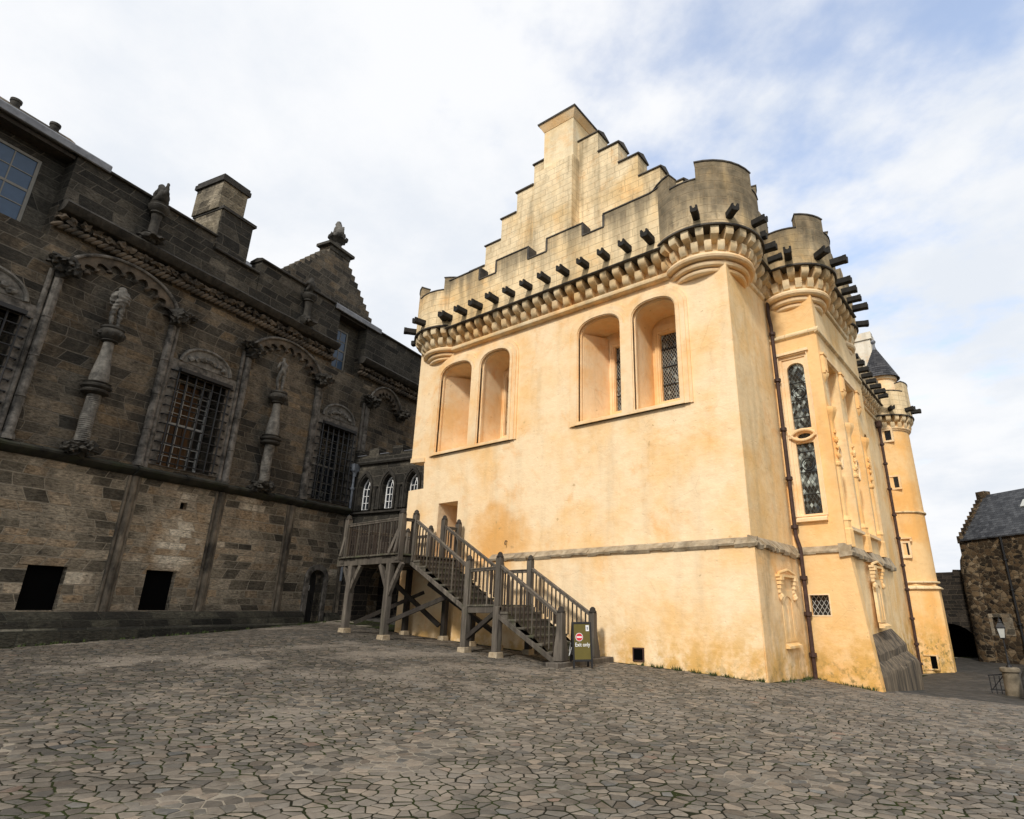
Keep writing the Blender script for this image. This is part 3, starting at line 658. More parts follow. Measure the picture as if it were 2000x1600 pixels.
# bay side windows and shafts
for p0, p1 in ((4.05,5.55),(6.3,7.85)):
    m = MB(RW)
    m.slab(rect(p0-.05, p1+.05, 2.3, 8.0), .55, .85, [rect(p0+.32, (p0+p1)/2-.07, 2.6, 7.5), rect((p0+p1)/2+.07, p1-.32, 2.6, 7.5)])
    m.slab(rect(p0+.002, p1-.002, 2.452, 7.848), .86, 1.1, [rect(p0+.16, p1-.16, 2.52, 7.66)])
    m.ext([(1.3,2.45),(1.52,2.36),(1.52,2.27),(1.3,2.27)], p0-.08, p1+.08)
    m.ext([(1.38,7.86),(1.46,7.90),(1.46,7.98),(1.38,8.0)], p0-.1, p1+.1)
    m.tube([((p0+p1)/2+.30*math.cos(t), 1.02, 5.1+.32*math.sin(t)) for t in np.linspace(0, 2*PI, 16)[:-1]], .07, 6, True)
    m.tube([((p0+p1)/2-.3+.2*math.cos(t), 1.34, 4.6+.34*math.sin(t)) for t in np.linspace(0, 2*PI, 16)[:-1]], .06, 6, True)
    wn = m.build('side_window', LIME_TRIM, hall)
    MB(RW).box(p0+.1, p1-.1, .60, .62, 2.5, 7.7).build('pane', GLASS_T, wn)
MB(RW).box(8.45, 9.2, .7, .72, 2.5, 6.6).build('arched_pane', VOID, hall)
for p in (3.78, 5.92, 8.18):
    m = MB(RW)
    m.lathe([(r_*.8, z_) for r_, z_ in ((.26,1.75),(.26,2.25),(.22,2.3),(.22,2.48),(.25,2.52),(.22,2.58),(.15,2.66),(.14,4.15),(.2,4.2),(.2,4.27),(.14,4.32),(.13,5.5),(.14,5.62),(.2,5.72),(.27,5.86),(.31,5.96),(.29,6.06),(.1,6.1))], p, 1.38, 8)
    for z, r in ((4.5,.08),(4.75,.07),(5.0,.09),(5.25,.06)): m.blob((p-.05, 1.49, z), (r*.9,r*.8,r*1.1), z+p, .5)
    m.box(p-.17, p+.17, 1.38, 1.50, 7.22, 7.85); m.box(p-.20, p+.20, 1.38, 1.53, 7.85, 7.92)
    m.lathe([(.02,6.95),(.10,7.06),(.15,7.15),(.16,7.22)], p, 1.40, 8)
    for k in range(3): m.box(p-.15+.1*k, p-.09+.1*k, 1.501, 1.525, 7.3, 7.75)
    m.build('window_shaft', LIME_BAY, hall, smooth=25)
niche(5.5, 6.4, -.35, .9, 1.56, 1.25).build('blind_niche', LIME_SIDE, hall, smooth=25)
na = [(1.1,-.7),(1.40,-.74),(1.62,-1.20),(1.63,-1.40),(1.68,-1.41),(1.80,-1.68),(1.82,-1.74),(1.86,-3.6),(1.1,-3.6)]; fa = [(1.1,-.52),(1.44,-.58),(1.80,-1.04),(1.80,-1.26),(1.86,-1.27),(2.05,-1.48),(2.08,-1.56),(2.10,-3.6),(1.1,-3.6)]
m = MB(RW); n8 = len(na); segs = 9; vs = []
for i in range(segs+1):
    f = i/segs; vs += [(3.805+3.9*f, a[0]+(b[0]-a[0])*f+(random.uniform(-.025,.025) if 1 < j < 7 else 0), a[1]+(b[1]-a[1])*f+(random.uniform(-.03,.03) if 1 < j < 7 else 0)) for j, (a, b) in enumerate(zip(na, fa))]
m.add(vs, [tuple(range(n8)), tuple(range(segs*n8, segs*n8+n8))]+[(i*n8+k, i*n8+(k+1)%n8, (i+1)*n8+(k+1)%n8, (i+1)*n8+k) for i in range(segs) for k in range(n8)])
bt = m.build('buttress', BUTT, hall, smooth=0)
# ---- stepped gable, chimneys, roof
yg = -1.2
steps = [(-1.78,14.78),(-2.66,15.8),(-3.58,16.88),(-4.46,17.92),(-5.42,19.0)]
pts = [(-.9,11.2),(-.9,13.7),(-1.78,13.7)]
for i, (x, z) in enumerate(steps):
    pts += [(x, z)] if i == 0 else []
    if i == 0: pts[-1:] = [(-1.78,14.78)]
    nx = steps[i+1][0] if i+1 < len(steps) else -7.1
    pts += [(nx, z)] + ([(nx, steps[i+1][1])] if i+1 < len(steps) else [])
rt_ = pts[:]
lf = [(-14.26-x, z) for x, z in reversed(pts)]
gp = rt_ + [p for p in lf if p[0] < -7.15]
MB(FW).slab(gp, yg-.75, yg).build('stepped_gable', LIME_GAB, hall)
b = MB(FW)
for sgn in (0, 1):
    prev = -1.0
    for i, (x, z) in enumerate([(-.9,13.7)]+steps):
        nx = ([(-.9,13.7)]+steps+[(-6.5,0)])[i+1][0]
        a0, a1 = (nx-.0, x+.07) if not sgn else (-14.26-x-.07, -14.26-nx)
        if i == 5 and sgn: a1 = -7.9
        j_ = random.uniform(0,.03); b.ext([(yg+.05+j_,z+.003),(yg+.05+j_,z+.04+j_),(yg-.37,z+.24+j_),(yg-.81,z+.05),(yg-.81,z+.003)], min(a0,a1), max(a0,a1))
b.pieces('gable_coping', COPE, hall)
ch = MB(FW).box(-8.34, -6.36, yg-.2, yg+.55, 12.0, 17.92)
ch.add([(-8.34,yg-.2,17.92),(-6.36,yg-.2,17.92),(-6.36,yg+.55,17.92),(-8.34,yg+.55,17.92),(-8.04,yg-.2,18.12),(-6.42,yg-.2,18.12),(-6.42,yg+.36,18.12),(-8.04,yg+.36,18.12)],[(4,5,6,7),(0,1,5,4),(1,2,6,5),(2,3,7,6),(3,0,4,7)])
cho = ch.build('chimney', LIME_GAB, hall)
MB(FW).box(-8.02, -6.44, yg-1.5, yg+.34, 17.95, 20.15).build('chimney_stack', m_lime('limewash_stack', .3, .1, courses=.2, base=(.84,.62,.33), pale=(.93,.78,.52), basez=False), cho)
def fr(x0,x1,d0,d1,z0,z1,g): return ([(x0,d0,z0),(x1,d0,z0),(x1,d1,z0),(x0,d1,z0),(x0-g,d0-g,z1),(x1+g,d0-g,z1),(x1+g,d1+g,z1),(x0-g,d1+g,z1)],[(0,1,2,3),(4,5,6,7),(0,1,5,4),(1,2,6,5),(2,3,7,6),(3,0,4,7)])
m = MB(FW).add(*fr(-8.04,-6.42,yg-1.52,yg+.36,20.12,20.46,.17)); m.build('chimney_cornice', LIME_TRIM, cho)
m = MB(FW).add(*fr(-8.24,-6.22,yg-1.72,yg+.56,20.463,20.53,.02)); m.add(*fr(-8.26,-6.20,yg-1.74,yg+.58,20.533,20.78,-.34)); m.build('chimney_cap', COPE, cho)
m = MB(FW); m.add([(-13.4,-1.96,11.2),(-.6,-1.96,11.2),(-7.1,-1.96,16.9),(-13.4,-40,11.2),(.6,-40,11.2),(-7.1,-40,16.9)],[(0,1,2),(3,4,5),(0,2,5,3),(1,4,5,2),(0,3,4,1)])
m.build('roof', SLATE, hall)
# ---- corbel table, ledge, parapet and spouts on the straight stretches
def blk(o1, h, zb): return [(-.16,zb+h),(o1,zb+h),(o1,zb+h*.52),(o1*.9,zb+h*.3),(o1*.62,zb+h*.1),(o1*.3,zb),(-.16,zb)]
def straight(F, x0, x1, dd, parent, zoff=0., sp=.478, name='corbel_course'):
    m = MB(F); n = int((x1-x0)/sp); s0 = (x1-x0)/n
    j = random.Random(int(abs(x0*13)))
    for i in range(n):
        x = x0+(i+.5)*s0
        for poly, dx in ((blk(.42, .36, 10.66), 0), (blk(.20, .34, 10.36), s0/2)):
            k = j.uniform(-.012, .012)
            m.ext([(d+dd+(k if d > 0 else 0), z+zoff) for d, z in poly], x+dx-.125+k, x+dx+.125)
    m.ext([(dd-.15+d, z+zoff) for d, z in ((0,10.4),(.06,10.4),(.06,11.0),(0,11.0))], x0, x1)
    m.ext([(dd-.12+d, z+zoff) for d, z in ((0,10.16),(.14,10.16),(.2,10.2),(.22,10.27),(.2,10.34),(.1,10.38),(0,10.38))], x0, x1)
    m.build(name, LIME_CORB, parent)
    MB(F).ext([(dd-.2,11.00+zoff),(dd+.50,11.00+zoff),(dd+.53,11.03+zoff),(dd+.50,11.07+zoff),(dd-.2,11.07+zoff)], x0, x1).build('parapet_ledge', COPE, parent)
straight(FW, -11.95, -2.0, 0., hall)
top = [(-12.0,13.26),(-10.15,13.26),(-10.15,12.69),(-9.24,12.69),(-9.24,13.25),(-7.58,13.25),(-7.58,12.69),(-6.68,12.69),(-6.68,13.25),(-5.03,13.25),(-5.03,12.71),(-4.14,12.71),(-4.14,13.25),(-2.25,13.27),(-1.95,13.36)]
MB(FW).slab([(-12.0,11.07),(-1.95,11.07)] + top[::-1], .06, .48).build('parapet', LIME_TOP, hall)
b = MB(FW)
for (xa, za), (xb, zb) in zip(top, top[1:]):
    if abs(xa-xb) > .01: b.slab([(xa-.02,za+.004),(xb+.02,zb+.004),(xb+.02,zb+.045),(xa-.02,za+.045)], .03, .515)
    else: b.box(xa-.045 if zb < za else xa-.045, xa+.045, .04, .50, min(za,zb)+.05, max(za,zb)-.0)
b.pieces('parapet_coping', COPE, hall)
sprof = [(-.12,-.10),(-.07,-.135),(.07,-.135),(.12,-.10),(.12,.10),(.055,.11),(.05,.03),(0,.0),(-.05,.03),(-.055,.11),(-.12,.10)]
def spout_mesh(): 
    m = MB(at((0,0,0))); L = .56
    m.ext(sprof, -.2, L-.12)
    m.ext([(a*1.06, b*1.06) for a, b in sprof], L-.12, L)
    return m
spm = [None]
def spout(loc, rz):
    if spm[0] is None:
        o = spout_mesh().build('water_spout', SPOUT, None, bevel=.012, smooth=0); o.parent = hall; o.location = Vector(loc)-wloc(hall); o.rotation_euler = (0,0,rz); spm[0] = o; return o
    o = inst(spm[0], hall, loc, rz + random.uniform(-.05,.05), random.uniform(.9, 1.04)); o.rotation_euler.y = random.uniform(-.02,.06); return o
for i in range(12): spout(FW(-11.68+.853*i, .47, 11.42), -PI/2)
# ---- round corner turrets
def turret(F, ca, cd, Rp, t0, t1, mer, zl, rings, rot, spts, mat=LIME_TUR, zc=12.85, seg=28, base=None, n_c=None, name='corner_turret'):
    t0, t1 = R(t0), R(t1)
    m = MB(F)
    m.ring(Rp-.36, Rp, zl+.05, zc, ca, cd, t0, t1, seg)
    for a, b, z in mer: m.ring(Rp-.36, Rp, zc, z, ca, cd, R(a), R(b), max(4, int(abs(b-a)/9)))
    o = m.build(name, mat, hall)
    m = MB(F); cur = t0
    for a, b, z in sorted(mer):
        a, b = R(a), R(b)
        if a > cur+.01: m.ring(Rp-.38, Rp+.03, zc+.003, zc+.045, ca, cd, cur, a, max(3, int((a-cur)/.15)))
        cur = max(cur, b); m.ring(Rp-.38, Rp+.03, z+.003, z+.05, ca, cd, a-.012, b+.012, max(4, int(abs(b-a)/.15)))
    if cur < t1-.01: m.ring(Rp-.38, Rp+.03, zc+.003, zc+.045, ca, cd, cur, t1, 6)
    m.pieces('turret_coping', COPE, o)
    MB(F).ring(.3, Rp+.06, zl, zl+.055, ca, cd, t0, t1, seg).build('turret_ledge', COPE, o)
    m = MB(F); rb = rings[0][0]
    nn = n_c or int((t1-t0)*(Rp)/.46)
    for i in range(nn):
        for r0, r1, zb, h, off in ((rb-.2, Rp-.02, zl-.36, .36, 0), (rb-.2, (rb+Rp)/2-.02, zl-.70, .35, .5)):
            t = t0+(t1-t0)*(i+.5+off)/nn
            if t > t1: continue
            wv = .125/Rp
            prof = [(r0,zb+h),(r1,zb+h),(r1,zb+h*.52),(r1-.04,zb+h*.3),(r0+.2+(r1-r0-.2)*.55,zb+h*.1),(r0+.2,zb),(r0,zb)]
            n = len(prof)
            vs = [(ca+r*math.cos(q), cd+r*math.sin(q), z) for q in (t-wv, t+wv) for r, z in prof]
            m.add(vs, [tuple(range(n)), tuple(range(n,2*n))]+[(k,(k+1)%n,(k+1)%n+n,k+n) for k in range(n)])
    m.ring(.2, rb-.05, zl-.85, zl, ca, cd, t0, t1, seg)
    m.build('turret_corbels', LIME_CORB, o)
    m = MB(F)
    for r, z, k in rings:
        m.tube([(ca+r*math.cos(t0+(t1-t0)*i/40), cd+r*math.sin(t0+(t1-t0)*i/40), z) for i in range(41)], k, 10)
        m.ring(.2, r+.02, z-k*.9, z+k*.9, ca, cd, t0, t1, seg)
    m.build('turret_roll_mould', LIME_TRIM, o)
    for t in spts:
        t = R(t); p = F(ca+(Rp-.04)*math.cos(t), cd+(Rp-.04)*math.sin(t), zl+.36); q = F(ca+(Rp+1)*math.cos(t), cd+(Rp+1)*math.sin(t), zl+.36)-p
        spout(p, math.atan2(q.y, q.x))
    return o
# angles are measured in the (along, outwards) plane of the frame
turret(FW, -1.05, -1.05, 1.80, -55, 143, ((103,140,13.46),(8,74,13.52),(-45,-12,13.46)), 11.12, ((1.38,10.33,.11),(1.22,10.13,.095),(1.10,9.96,.085)), 0, (76, 44, 13), zc=12.88)
turret(FW, -12.85, -1.05, 1.80, 40, 235, ((40,66,13.42),(112,170,13.42),(195,230,13.42)), 11.12, ((1.30,10.32,.10),(1.15,10.14,.085),(1.06,9.99,.07)), 0, (62, 95, 128, 160), mat=LIME_TOP, zc=12.85)
turret(RW, 4.28, .64, 1.43, 40, 250, ((196,250,12.98),(105,150,12.95),(44,70,12.95)), 10.95, ((1.08,10.14,.11),(.93,9.94,.095),(.81,9.77,.085)), 0, (165, 126, 95), zc=12.42)
turret(RW, 8.55, .52, 1.24, -60, 140, ((100,135,12.5),(20,60,12.5)), 10.70, ((.96,9.93,.12),(.84,9.72,.1),(.74,9.54,.09)), 0, (70, 30, 0), zc=12.1)
# straight parapets of the long side
def RWn(a, d, z): return RW(a, d, z)
straight(RW, 1.1, 3.2, -.12, hall); straight(RW, 5.2, 8.0, 1.40, hall, -.12)
straight(RW, 9.6, 20.4, -.06, hall, -.05)
MB(BF).ext([(-.02,10.02),(.10,10.04),(.14,10.10),(.10,10.17),(-.02,10.2)], -.1, .75).build('bay_roll_mould', LIME_TRIM, hall)
MB(BF).slab(rect(-.1,.6,10.3,12.4), -.3, .1).build('bay_front_parapet', LIME_TUR, hall)
m = MB(RW).box(.9, 3.3, -.08, .34, 11.06, 12.69); m.box(.9, 1.7, -.08, .34, 12.69, 13.25); m.box(2.5, 3.3, -.08, .34, 12.69, 13.25); m.build('side_parapet', LIME_TUR, hall)
m = MB(RW).box(5.2, 8.0, 1.48, 1.86, 10.94, 11.95)
for a, b2 in ((5.3,5.9),(6.5,7.1),(7.6,8.0)): m.slab([(a,11.95),(b2,11.95),(b2-.06,12.4),((a+b2)/2,12.55),(a+.06,12.4)], 1.48, 1.86)
m.build('bay_parapet', LIME_TUR, hall)
m = MB(RW).box(9.6, 21, .02, .40, 11.02, 11.9)
for k in range(6): m.box(10.0+1.9*k, 11.0+1.9*k, .02, .40, 11.9, 12.5)
m.build('rear_parapet', LIME_TUR, hall)
def spr(p, q, z): 
    a = RW(p, q, z); spout(a, -R(2.3))
for p in (1.3, 2.1, 2.9): spr(p, .32, 11.42)
for i in range(4): spr(5.5+.8*i, 1.84, 11.25)
for i in range(11): spr(10.1+.95*i, .38, 11.3)
# ---- drain pipes
def pipe(pts, F, r, collars, name, mat, parent, hopper=None):
    m = MB(F).tube(pts, r, 10); o = m.build(name, mat, parent)
    m = MB(F)
    for c in collars: m.lathe([(r*1.5,c[2]-.06),(r*1.75,c[2]-.05),(r*1.75,c[2]+.05),(r*1.5,c[2]+.06)], c[0], c[1], 10); m.box(c[0]-r*2.6, c[0]+r*2.6, c[1]-.012-r*.2, c[1]+.012-r*.2, c[2]-.03, c[2]+.03)
    m.build('pipe_collar', mat, o)
    if hopper:
        a, d, z = hopper; MB(F).box(a-.17, a+.17, d-.12, d+.12, z, z+.32, -.03, -.02).lathe([(.08,z-.25),(.09,z-.1),(.15,z)], a, d, 8).build('hopper', mat, o)
    return o
def UP(p, q, z): return RW(p, q, z)
pipe([(3.34,-.0,10.1),(3.34,-.02,9.6),(3.36,.02,9.2),(3.36,.03,2.15),(3.32,.13,1.75),(3.32,.13,-1.9)], RW, .062, [(3.36,.03,z) for z in (8.9,7.2,5.5,3.9,2.4)]+[(3.32,.13,z) for z in (.9,-.1,-1.2)], 'drain_pipe', PIPE, hall)
pipe([(20.1,.10,9.6),(20.1,.10,-3.1)], RW, .07, [(20.1,.10,z) for z in (8.7,7.6,6.2,4.8,3.6,2.2,1.,-.4,-1.6,-2.5)], 'drain_pipe', PIPE, hall, (20.1,.10,9.7))
# ---- stair tower with cone-roofed caphouse
tx, ty = .74, 21.95
def TF(a, d, z): return WF(tx+a, ty-d, z)
tw = MB(TF)
tw.lathe([(1.43,1.35),(1.42,5.0),(1.40,9.9)], 0, 0, 40)
tw.lathe([(1.62,-3.6),(1.58,1.0),(1.44,1.36)], 0, 0, 8, R(22.5), R(382.5))
to = tw.build('stair_tower', LIME_BAY, hall)
m = MB(TF)
for r, z in ((1.46,5.0),(1.50,1.38)): m.tube([(r*math.cos(t), r*math.sin(t), z) for t in np.linspace(0, 2*PI, 41)[:-1]], .06, 6, True)
m.lathe([(1.60,1.0),(1.72,1.04),(1.72,1.10),(1.58,1.18)], 0, 0, 8, R(22.5), R(382.5), cap=False)
m.pieces('tower_string', LIME_TOP, to)
turret(TF, 0, 0, 1.76, -80, 260, ((78,140,12.45),(-20,30,12.45),(170,210,12.4)), 10.38, ((1.46,9.72,.08),(1.42,9.62,.05)), 0, (98, 62, 28, 8), mat=LIME_TOP, zc=11.85, name='tower_parapet')
cone = MB(TF).lathe([(.80,11.0),(.80,12.95),(.90,13.0),(.92,13.2)], .38, -.35, 32).build('caphouse', LIME, to)
cm = MB(TF)
n = 14
for i in range(n):
    z0 = 13.15+2.15*i/n; z1 = 13.15+2.15*(i+1)/n; r0 = 1.07*(1-i/n*.93); r1 = 1.07*(1-(i+1)/n*.93)
    cm.lathe([(r0+.02,z0),(r1+.005,z1),(r1-.05,z1)], .38, -.35, 32, cap=False)
cm.build('cone_roof', SLATE_CONE, to)
MB(TF).lathe([(.13,15.2),(.06,15.5),(.05,15.6),(.13,15.68),(.15,15.76),(.1,15.86),(.02,15.9),(.012,16.35)], .38, -.35, 14).build('finial', LEAD, to)
for (x, z, w_, h) in ((.44,9.28,.40,.56),(.40,6.62,.42,.60),(.40,3.05,.26,.62)):
    m = MB(TF).slab(rect(x-w_/2-.1, x+w_/2+.1, z-h/2-.1, z+h/2+.1), 1.0, 1.425, [rect(x-w_/2, x+w_/2, z-h/2, z+h/2)])
    if z < 4:
        m.box(x-.34, x+.34, 1.3, 1.5, z+.52, z+.6); m.box(x-.34, x-.24, 1.3, 1.47, z+.38, z+.52); m.box(x+.24, x+.34, 1.3, 1.47, z+.38, z+.52)
        m.box(x-.22, x+.22, 1.35, 1.50, z-h/2-.16, z-h/2-.08)
    tws = m.build('tower_window', LIME_TRIM, to)
    MB(TF).box(x-w_/2-.02, x+w_/2+.02, 1.345, 1.36, z-h/2-.02, z+h/2+.02).build('pane', GLASS, tws)
m = MB(TF).slab(rect(.26, .96, -2.78, -2.08), 1.2, 1.535, [rect(.33, .89, -2.72, -2.14)]); tv = m.build('tower_vent', LIME_TRIM, to)
MB(TF).box(.3, .92, 1.46, 1.48, -2.75, -2.1).build('vent_grille', VOID, tv)
c2 = MB(WF).box(-.62, .72, 24.6, 25.8, 10, 17.0); c2.box(-.72, .82, 24.5, 25.9, 17.0, 17.5)
c2.build('rear_chimney', m_lime('pale_limewash', .25, .15, base=(.78,.66,.48), pale=(.85,.78,.64), basez=False), hall)

# ================================================================== PALACE (left)
pal = empty('palace', PW(14, -1, -.6), 'long soot-dark sandstone palace with arched statue niches and barred windows', 'palace')
W_OP = [rect(5.3, 7.2, 4.48, 7.72), rect(11.62, 13.42, 4.48, 7.72), rect(17.95, 19.72, 4.45, 7.70)]
MB(PW).slab([(-12,4.2),(31,4.2),(31,11.45),(19.78,11.45),(19.78,10.5),(18.02,10.5),(18.02,11.45),(7.22,11.45),(7.22,10.36),(3.0,10.36),(3.0,11.45),(-12,11.45)], -1.0, 0, W_OP).build('upper_wall', PAL, pal)
dooro = arch(18.45, 19.22, -.75, 1.25, 1.58)
low = MB(PW).slab(rect(-12, 31, -2.5, 4.2), -1.0, .02, [rect(9.06, 9.98, 0, 1.16), rect(12.12, 13.06, 0, 1.20), rect(12.70, 12.92, 3.2, 3.42), dooro]).build('lower_wall', PAL_LOW, pal)
MB(PW).box(-12, 31, -9, -1.6, -2, 13.0).build('rear_block', PAL, pal)
for r in (rect(9.061, 9.979, .001, 1.159), rect(12.121, 13.059, .001, 1.199), rect(12.701, 12.919, 3.201, 3.419)): MB(PW).slab(r, -.5, -.16).build('cellar_darkness', VOID, pal)  # solid black fill paints the darkness inside the cellar openings
for a, b, t in ((9.06,9.98,1.16),(12.12,13.06,1.20)):
    m = MB(PW).slab(rect(a-.22, b+.22, t+.001, t+.2), -.1, .04); m.build('cellar_lintel', PAL_LOW, pal)
# plinth in stepped courses
m = MB(PW)
m.ext([(-.2,-2.2),(.52,-2.2),(.50,-.52),(.40,-.46),(.38,-.22),(.26,-.05),(-.2,-.02)], -12, 18.2); m.ext([(-.2,-2.2),(.42,-2.2),(.40,-.5),(.22,-.12),(-.2,-.1)], 19.5, 20.2)
m.build('plinth', PLINTH_W, pal)
# moulded string course, breaking forward a little at each window bay
m = MB(PW)
sp = [(-.1,3.98),(.10,4.0),(.22,4.08),(.30,4.14),(.31,4.20),(.20,4.28),(-.1,4.34)]
for i in range(62):
    a = -11+i*.5; f = .0
    for w0, w1 in ((5.0,7.6),(11.1,14.0),(17.4,20.2)):
        if w0 <= a+.25 <= w1: f = .10
    k = random.uniform(-.012,.012); m.ext([(d+f+k if d > 0 else d, z+k) for d, z in sp], a, a+.497)
m.build('string_course', PLINTH, pal)
# clustered shafts above and below the string
for s in (11.12, 14.03, 17.10, 5.2, 20.15):
    m = MB(PW)
    for ds, r, dd in ((0,.10,.05),(.15,.05,.03),(-.15,.05,.03)):
        m.lathe([(r,-.1),(r*.97,1.5),(r,3.98)], s+ds, dd, 10)
    m.build('lower_shaft', SHAFT_LOW, pal)
for s in (7.75, 11.08, 14.02, 17.45, 20.45, 5.0):
    m = MB(PW)
    side = 1 if s in (7.75, 14.02, 20.45) else -1
    for ds, r, dd in ((0,.12,.08),(-.2*side,.07,.04)):
        m.lathe([(r*1.4,4.3),(r*1.4,4.42),(r,4.5),(r*.96,6.6),(r*1.02,7.2),(r*.96,9.4)], s+ds, dd, 10)
    for z in (5.5, 6.7, 7.9): m.lathe([(.125,z),(.14,z+.02),(.125,z+.04)], s, .08, 10)
    m.build('niche_shaft', PAL_TRIM, pal)
# niches: carved capitals, cusped arch
def niche_arch(s0, s1, seed):
    c = (s0+s1)/2; rx = (s1-s0)/2
    m = MB(PW)
    oc = arc(c, 9.35, rx+.05, 1.22, .1, PI-.1, 24); ic = []
    L = 9
    for k in range(L):
        a0 = .16+(PI-.32)*k/L; a1 = .16+(PI-.32)*(k+1)/L
        for i in range(6):
            a = a0+(a1-a0)*i/6; bulge = .20*math.sin(PI*i/6)
            ic.append((c+(rx-.40+bulge)*math.cos(a), 9.33+(.84+bulge)*math.sin(a)))
    m.slab(oc+ic[::-1], -.05, .14)
    for k in range(1, L):
        a = .16+(PI-.32)*k/L; m.blob((c+(rx-.44)*math.cos(a), .15, 9.32+.80*math.sin(a)), (.09,.12,.09), k+seed, .3, sub=1)
    o = m.build('cusped_arch', FRIEZE, pal)
    MB(PW).tube([(p[0], .16, p[1]) for p in arc(c, 9.35, rx+.06, 1.24, .06, PI-.06, 28)], .055, 8).build('arch_moulding', PAL_TRIM, o)
    for s, sg in ((s0, -1), (s1, 1)):
        m = MB(PW); m.blob((s, .26, 9.55), (.30,.34,.22), seed+s, .5, 2.2, 3); m.blob((s-sg*.1, .42, 9.42), (.2,.2,.2), seed+s+2, .55, 2.2, 3); m.blob((s+sg*.25, .32, 9.62), (.24,.2,.13), seed+s+5, .6, 2.5, 3); m.blob((s, .14, 9.3), (.17,.17,.14), seed+s+7, .3)
        m.build('beast_capital', CARVE, o)
niche_arch(7.75, 11.12, 1); niche_arch(14.02, 17.45, 4); niche_arch(20.5, 22.7, 9)
# statue columns: bracket, twisted shaft, collar, baluster, capital
def stcol(s, seed):
    m = MB(PW)
    n = 10
    for k in range(26):
        z = 4.62+k*.06; t = k*.33; m.lathe([(.17,z),(.185,z+.03),(.17,z+.06)], s+.012*math.cos(t), .36+.012*math.sin(t), 12, cap=False)
    m.lathe([(.17,4.6),(.165,6.15)], s, .36, 14)
    m.lathe([(.2,6.3),(.235,6.42),(.24,6.6),(.2,6.95),(.15,7.3),(.135,7.72),(.15,7.78)], s, .36, 16)
    o = m.build('statue_column', STATUE, pal)
    m = MB(PW).lathe([(.2,6.02),(.34,6.08),(.36,6.13),(.30,6.18),(.38,6.24),(.39,6.3),(.30,6.34),(.34,6.39),(.22,6.44)], s, .36, 18); m.build('column_collar', CARVE, o)
    m = MB(PW).lathe([(.15,7.72),(.22,7.76),(.20,7.8),(.30,7.88),(.34,7.98),(.33,8.06),(.28,8.12),(.31,8.16),(.30,8.22),(.2,8.26)], s, .36, 18)
    for k in range(10): m.blob((s+.30*math.cos(k*.628), .36+.30*math.sin(k*.628), 7.97), (.08,.08,.09), seed+k, .3, sub=1)
    m.build('column_capital', CARVE, o)
    m = MB(PW).blob((s, .28, 4.42), (.36,.34,.22), seed, .5, 2.2, 3); m.blob((s-.25, .40, 4.36), (.17,.2,.16), seed+3, .5, 2.4, 3); m.blob((s+.22, .42, 4.46), (.2,.2,.2), seed+8, .4, 2.2, 3)
    m.build('column_bracket', CARVE, o)
stcol(9.28, 2); stcol(15.36, 6)
# cornice: upper mould, carved frieze, rope mould
def cornice(s0, s1):
    m = MB(PW); x = s0
    while x < s1:
        x2 = min(s1, x+random.uniform(.5,.9)); k = random.uniform(-.015,.02)
        m.ext([(-.05,11.20),(.28+k,11.22),(.40+k,11.32),(.46+k,11.44),(.40,11.52),(.12,11.62),(-.05,11.62)], x, x2); x = x2
    m.build('cornice', CARVE, pal)
    m = MB(PW); x = s0+.1; k = 0
    while x < s1-.1:
        k += 1
        m.blob((x, .14, 11.03+random.uniform(-.03,.03)), (.14,.12,.12), k*1.3+s0, .85, 2.8, 2); x += random.uniform(.19,.36)
    m.build('carved_frieze', FRIEZE, pal)
    m = MB(PW); x = s0
    while x < s1:
        for t in (0,):
            m.add(*cap((x-.08,.14,10.68),(x+.10,.19,10.82),.066))
        x += .175
    m.tube([(s0,.08,10.75),(s1,.08,10.75)], .08, 8)
    m.build('rope_mould', FRIEZE, pal)
def cap(p, q, r):
    b = MB(LF); p, q = Vector(p), Vector(q); d = q-p
    b.tube([p-d*.18, p, p+d*.25, p+d*.75, q, q+d*.18], [r*.3, r*.75, r, r, r*.75, r*.3], 7); return b.v, b.f
cornice(7.25, 18.0); cornice(19.6, 30.5); cornice(-10, 2.9)
# parapet with coping
m = MB(PW)
m.box(7.25, 11.75, -.5, .10, 11.45, 13.22); m.box(11.75, 13.75, -.5, .08, 11.45, 12.72); m.box(13.75, 18.02, -.5, .10, 11.45, 13.38); m.box(19.78, 31, -.5, .10, 11.45, 13.28); m.box(-12, 3.0, -.5, .1, 11.45, 13.2)
m.build('parapet', PAL_DARK, pal)
m = MB(PW)
for a, b2, z in ((7.2,11.8,13.223),(11.81,13.69,12.723),(13.7,18.02,13.383),(19.78,31,13.283)): m.ext([(-.56,z),(.2,z),(.22,z+.05),(.14,z+.12),(-.2,z+.2),(-.56,z+.12)], a, b2)
m.build('parapet_coping', CARVE, pal)
